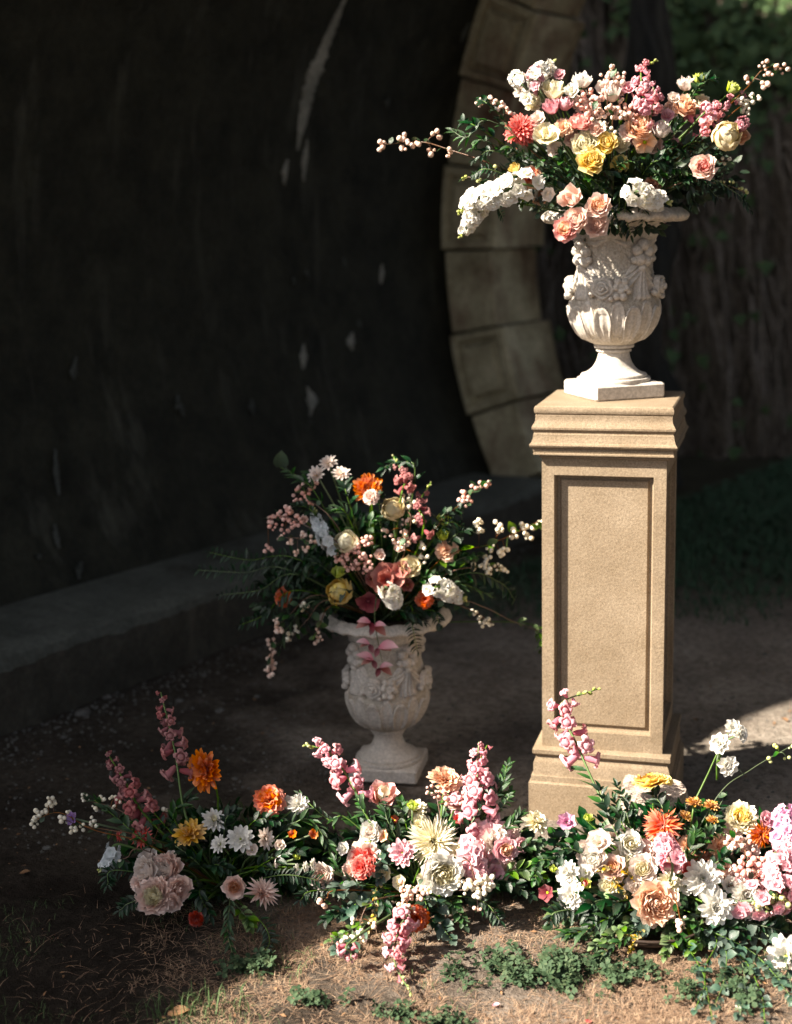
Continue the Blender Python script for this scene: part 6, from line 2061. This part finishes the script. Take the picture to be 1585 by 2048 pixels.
for i, (px, py, s, lab) in enumerate([(441, 1419, .022, 'grey pebble on the path above the large orange gerbera'), (515, 1389, .016, 'small pebble on the path below the lowest hanging berries'), (360, 1398, .018, 'flat pebble behind the tall dusky snapdragon'), (165, 1420, .034, 'broad flat stone at the foot of the ledge'), (111, 1420, .02, 'pale stone beside the broad flat one at the ledge'),
                                      (72, 1436, .018, 'stone nearest the picture edge at the foot of the ledge'), (215, 1392, .02, 'small stone against the ledge'), (130, 1470, .014, 'small stone in front of the broad flat one'), (470, 1550, .012, 'tiny pebble right of the large orange gerbera'), (545, 1470, .011, 'tiny pebble on the open path before the shaded urn'), (1460, 1240, .022, 'pale pebble far back beside the pedestal'), (1530, 1310, .014, 'tiny pale pebble on the far path by the picture edge'), (95, 1690, .014, 'pebble on the dark ground below the farthest berries')]):
    stone_thing(px, py, s * .72, lab, i + 1)
c = Vector((0.615, 3.36, 0))
rb = []
NU, NV = 22, 16
for j in range(NV + 1):
    for i in range(NU):
        a = 2 * pi * i / NU
        z = j / NV
        q = Vector((copysign(abs(cos(a)) ** .45, cos(a)), copysign(abs(sin(a)) ** .45, sin(a)), 0))
        k = 1 - .10 * z + .10 * noise.noise((q.x * 2, q.y * 2, z * 3)) + .04 * noise.noise((q.x * 8, q.y * 8, z * 9))
        top = .178 + .018 * noise.noise((q.x * 2, q.y * 2, 7))
        rb.append((q.x * .085 * k, q.y * .055 * k, -.02 + (top + .02) * z))
f = grid_faces(NU, NV, True) + [tuple(range(NV * NU, NV * NU + NU))]
put('granite_block', new_mesh('granite_block', rb, f, M['rough_granite'], sharp=radians(50)), None, Matrix.Translation(c) @ Matrix.Rotation(-.25, 4, 'Z'), label='rough pale granite block set on the ground before the pedestal\'s plinth', category='stone')
M['bowl_brown'] = stone('bowl_brown', (0.03, 0.02, 0.015), (0.06, 0.04, 0.03), 60, bump_s=.2, rough=.5)
bwl = root('shallow_bowl', G(1320, 1925) + Vector((0, .16, -.012)), 'dark brown shallow bowl half hidden under the sunlit flowers', 'bowl')
bm0 = Matrix.Translation(G(1320, 1925) + Vector((0, .16, -.012)))
v, f, u_ = lathe([(0.0, 0.0), (.07, 0.0), (.10, .012), (.128, .03), (.135, .042), (.132, .044), (.12, .032), (.0, .02)], 40, False, False)
put('body', new_mesh('body', v, f, M['bowl_brown'], u_), bwl, bm0)
v, f, u_ = lathe([(.131, .043), (.137, .042), (.139, .046), (.136, .049), (.131, .047)], 40, False, False)
put('rim', new_mesh('rim', v, f, M['bowl_brown'], u_), bwl, bm0)

# fallen petals and dry leaves
M['dry_leaf'] = straw_material('dry_leaf', (0.10, 0.05, 0.025), (0.22, 0.12, 0.06), (0.34, 0.20, 0.10))
for i, (px, py, col, s, lab) in enumerate([(335, 2018, 'dry_leaf', .035, 'brown dead leaf at the bottom edge beside the long grass tuft'), (1575, 1445, 'dry_leaf', .02, 'dry leaf on the lit path at the picture edge'), (1395, 1440, 'dry_leaf', .022, 'dry leaf on the path right beside the pedestal'), (985, 2000, 'petal_palepink', .012, 'fallen pale petal on the dry turf by the clover'), (1490, 2030, 'petal_white', .02, 'fallen white petal near the bottom corner'), (1180, 2040, 'petal_coral', .014, 'fallen coral petal at the bottom edge'), (40, 1745, 'dry_leaf', .02, 'dead leaf on the dark ground near the picture edge'), (700, 1905, 'leaf_grey', .02, 'fallen grey green leaf beside the little grass tip')]):
    c = G(px, py)
    nm = 'fallen_petal' if 'petal' in col else 'fallen_leaf'
    put(nm, blade('oval', col, i, 1, .38, .35, .1, .05, 4, 4, name=nm), None, leafm(Vector((c.x, c.y, hfield(c.x, c.y) + .005)), (cos(i * 2.1), sin(i * 2.1), .1), s * 1.3, (.1, -.1, 1)), label=lab, category='petal' if 'petal' in col else 'leaf', group='fallen petals and leaves')
lt = random.Random(21)
lv_, lf_, lu_ = [], [], []
for k in range(600):
    px, py = lt.uniform(0, 1585), lt.uniform(1120, 2040)
    c = G(px, py)
    if (c - T0).dot(TN) > -.02:
        continue
    a, s = lt.uniform(0, 6.3), lt.uniform(.002, .008)
    d, t = Vector((cos(a), sin(a), lt.uniform(-.2, .3))), Vector((-sin(a), cos(a), lt.uniform(-.2, .2)))
    p = Vector((c.x, c.y, hfield(c.x, c.y) + .004))
    o = len(lv_)
    lv_ += [p - d * s, p + t * s * .4, p + d * s, p - t * s * .4 + Vector((0, 0, s * .3))]
    lu_ += [(0, 0)] * 4
    lf_.append((o, o + 1, o + 2, o + 3))
put('leaf_litter', new_mesh('leaf_litter', lv_, lf_, M['dry_leaf'], lu_), kind='stuff', label='bits of dead leaf scattered on the ground')

# grit on the path and crumbs of soil and old mortar along the ledge
gr = random.Random(33)
gv_, gf_ = [], []
for k in range(4600):
    if k % 3 == 0:
        p = tun(gr.uniform(-.9, 3), -abs(gr.gauss(0, .13)) * (1 + .8 * noise.noise((k * .013, 0, 0))) - .01, 0)
    else:
        p = G(gr.uniform(0, 1585), gr.uniform(1180, 1700))
        if (p - T0).dot(TN) > -.02:
            continue
    s = gr.choice((.0015, .002, .003, .004, .006)) * (1.2 if k % 3 == 0 else 1)
    z = hfield(p.x, p.y) + s * .3
    o = len(gv_)
    for q in range(6):
        d = ((1, 0, 0), (-1, 0, 0), (0, 1, 0), (0, -1, 0), (0, 0, .8), (0, 0, -.8))[q]
        gv_.append((p.x + d[0] * s * gr.uniform(.6, 1.3), p.y + d[1] * s * gr.uniform(.6, 1.3), z + d[2] * s * gr.uniform(.6, 1.2)))
    gf_ += [(o, o + 2, o + 4), (o + 2, o + 1, o + 4), (o + 1, o + 3, o + 4), (o + 3, o, o + 4), (o + 2, o, o + 5), (o + 1, o + 2, o + 5), (o + 3, o + 1, o + 5), (o, o + 3, o + 5)]
put('gravel', new_mesh('gravel', gv_, gf_, M['pebble'], smooth=False), kind='stuff', label='grit and crumbs scattered over the path and along the ledge')
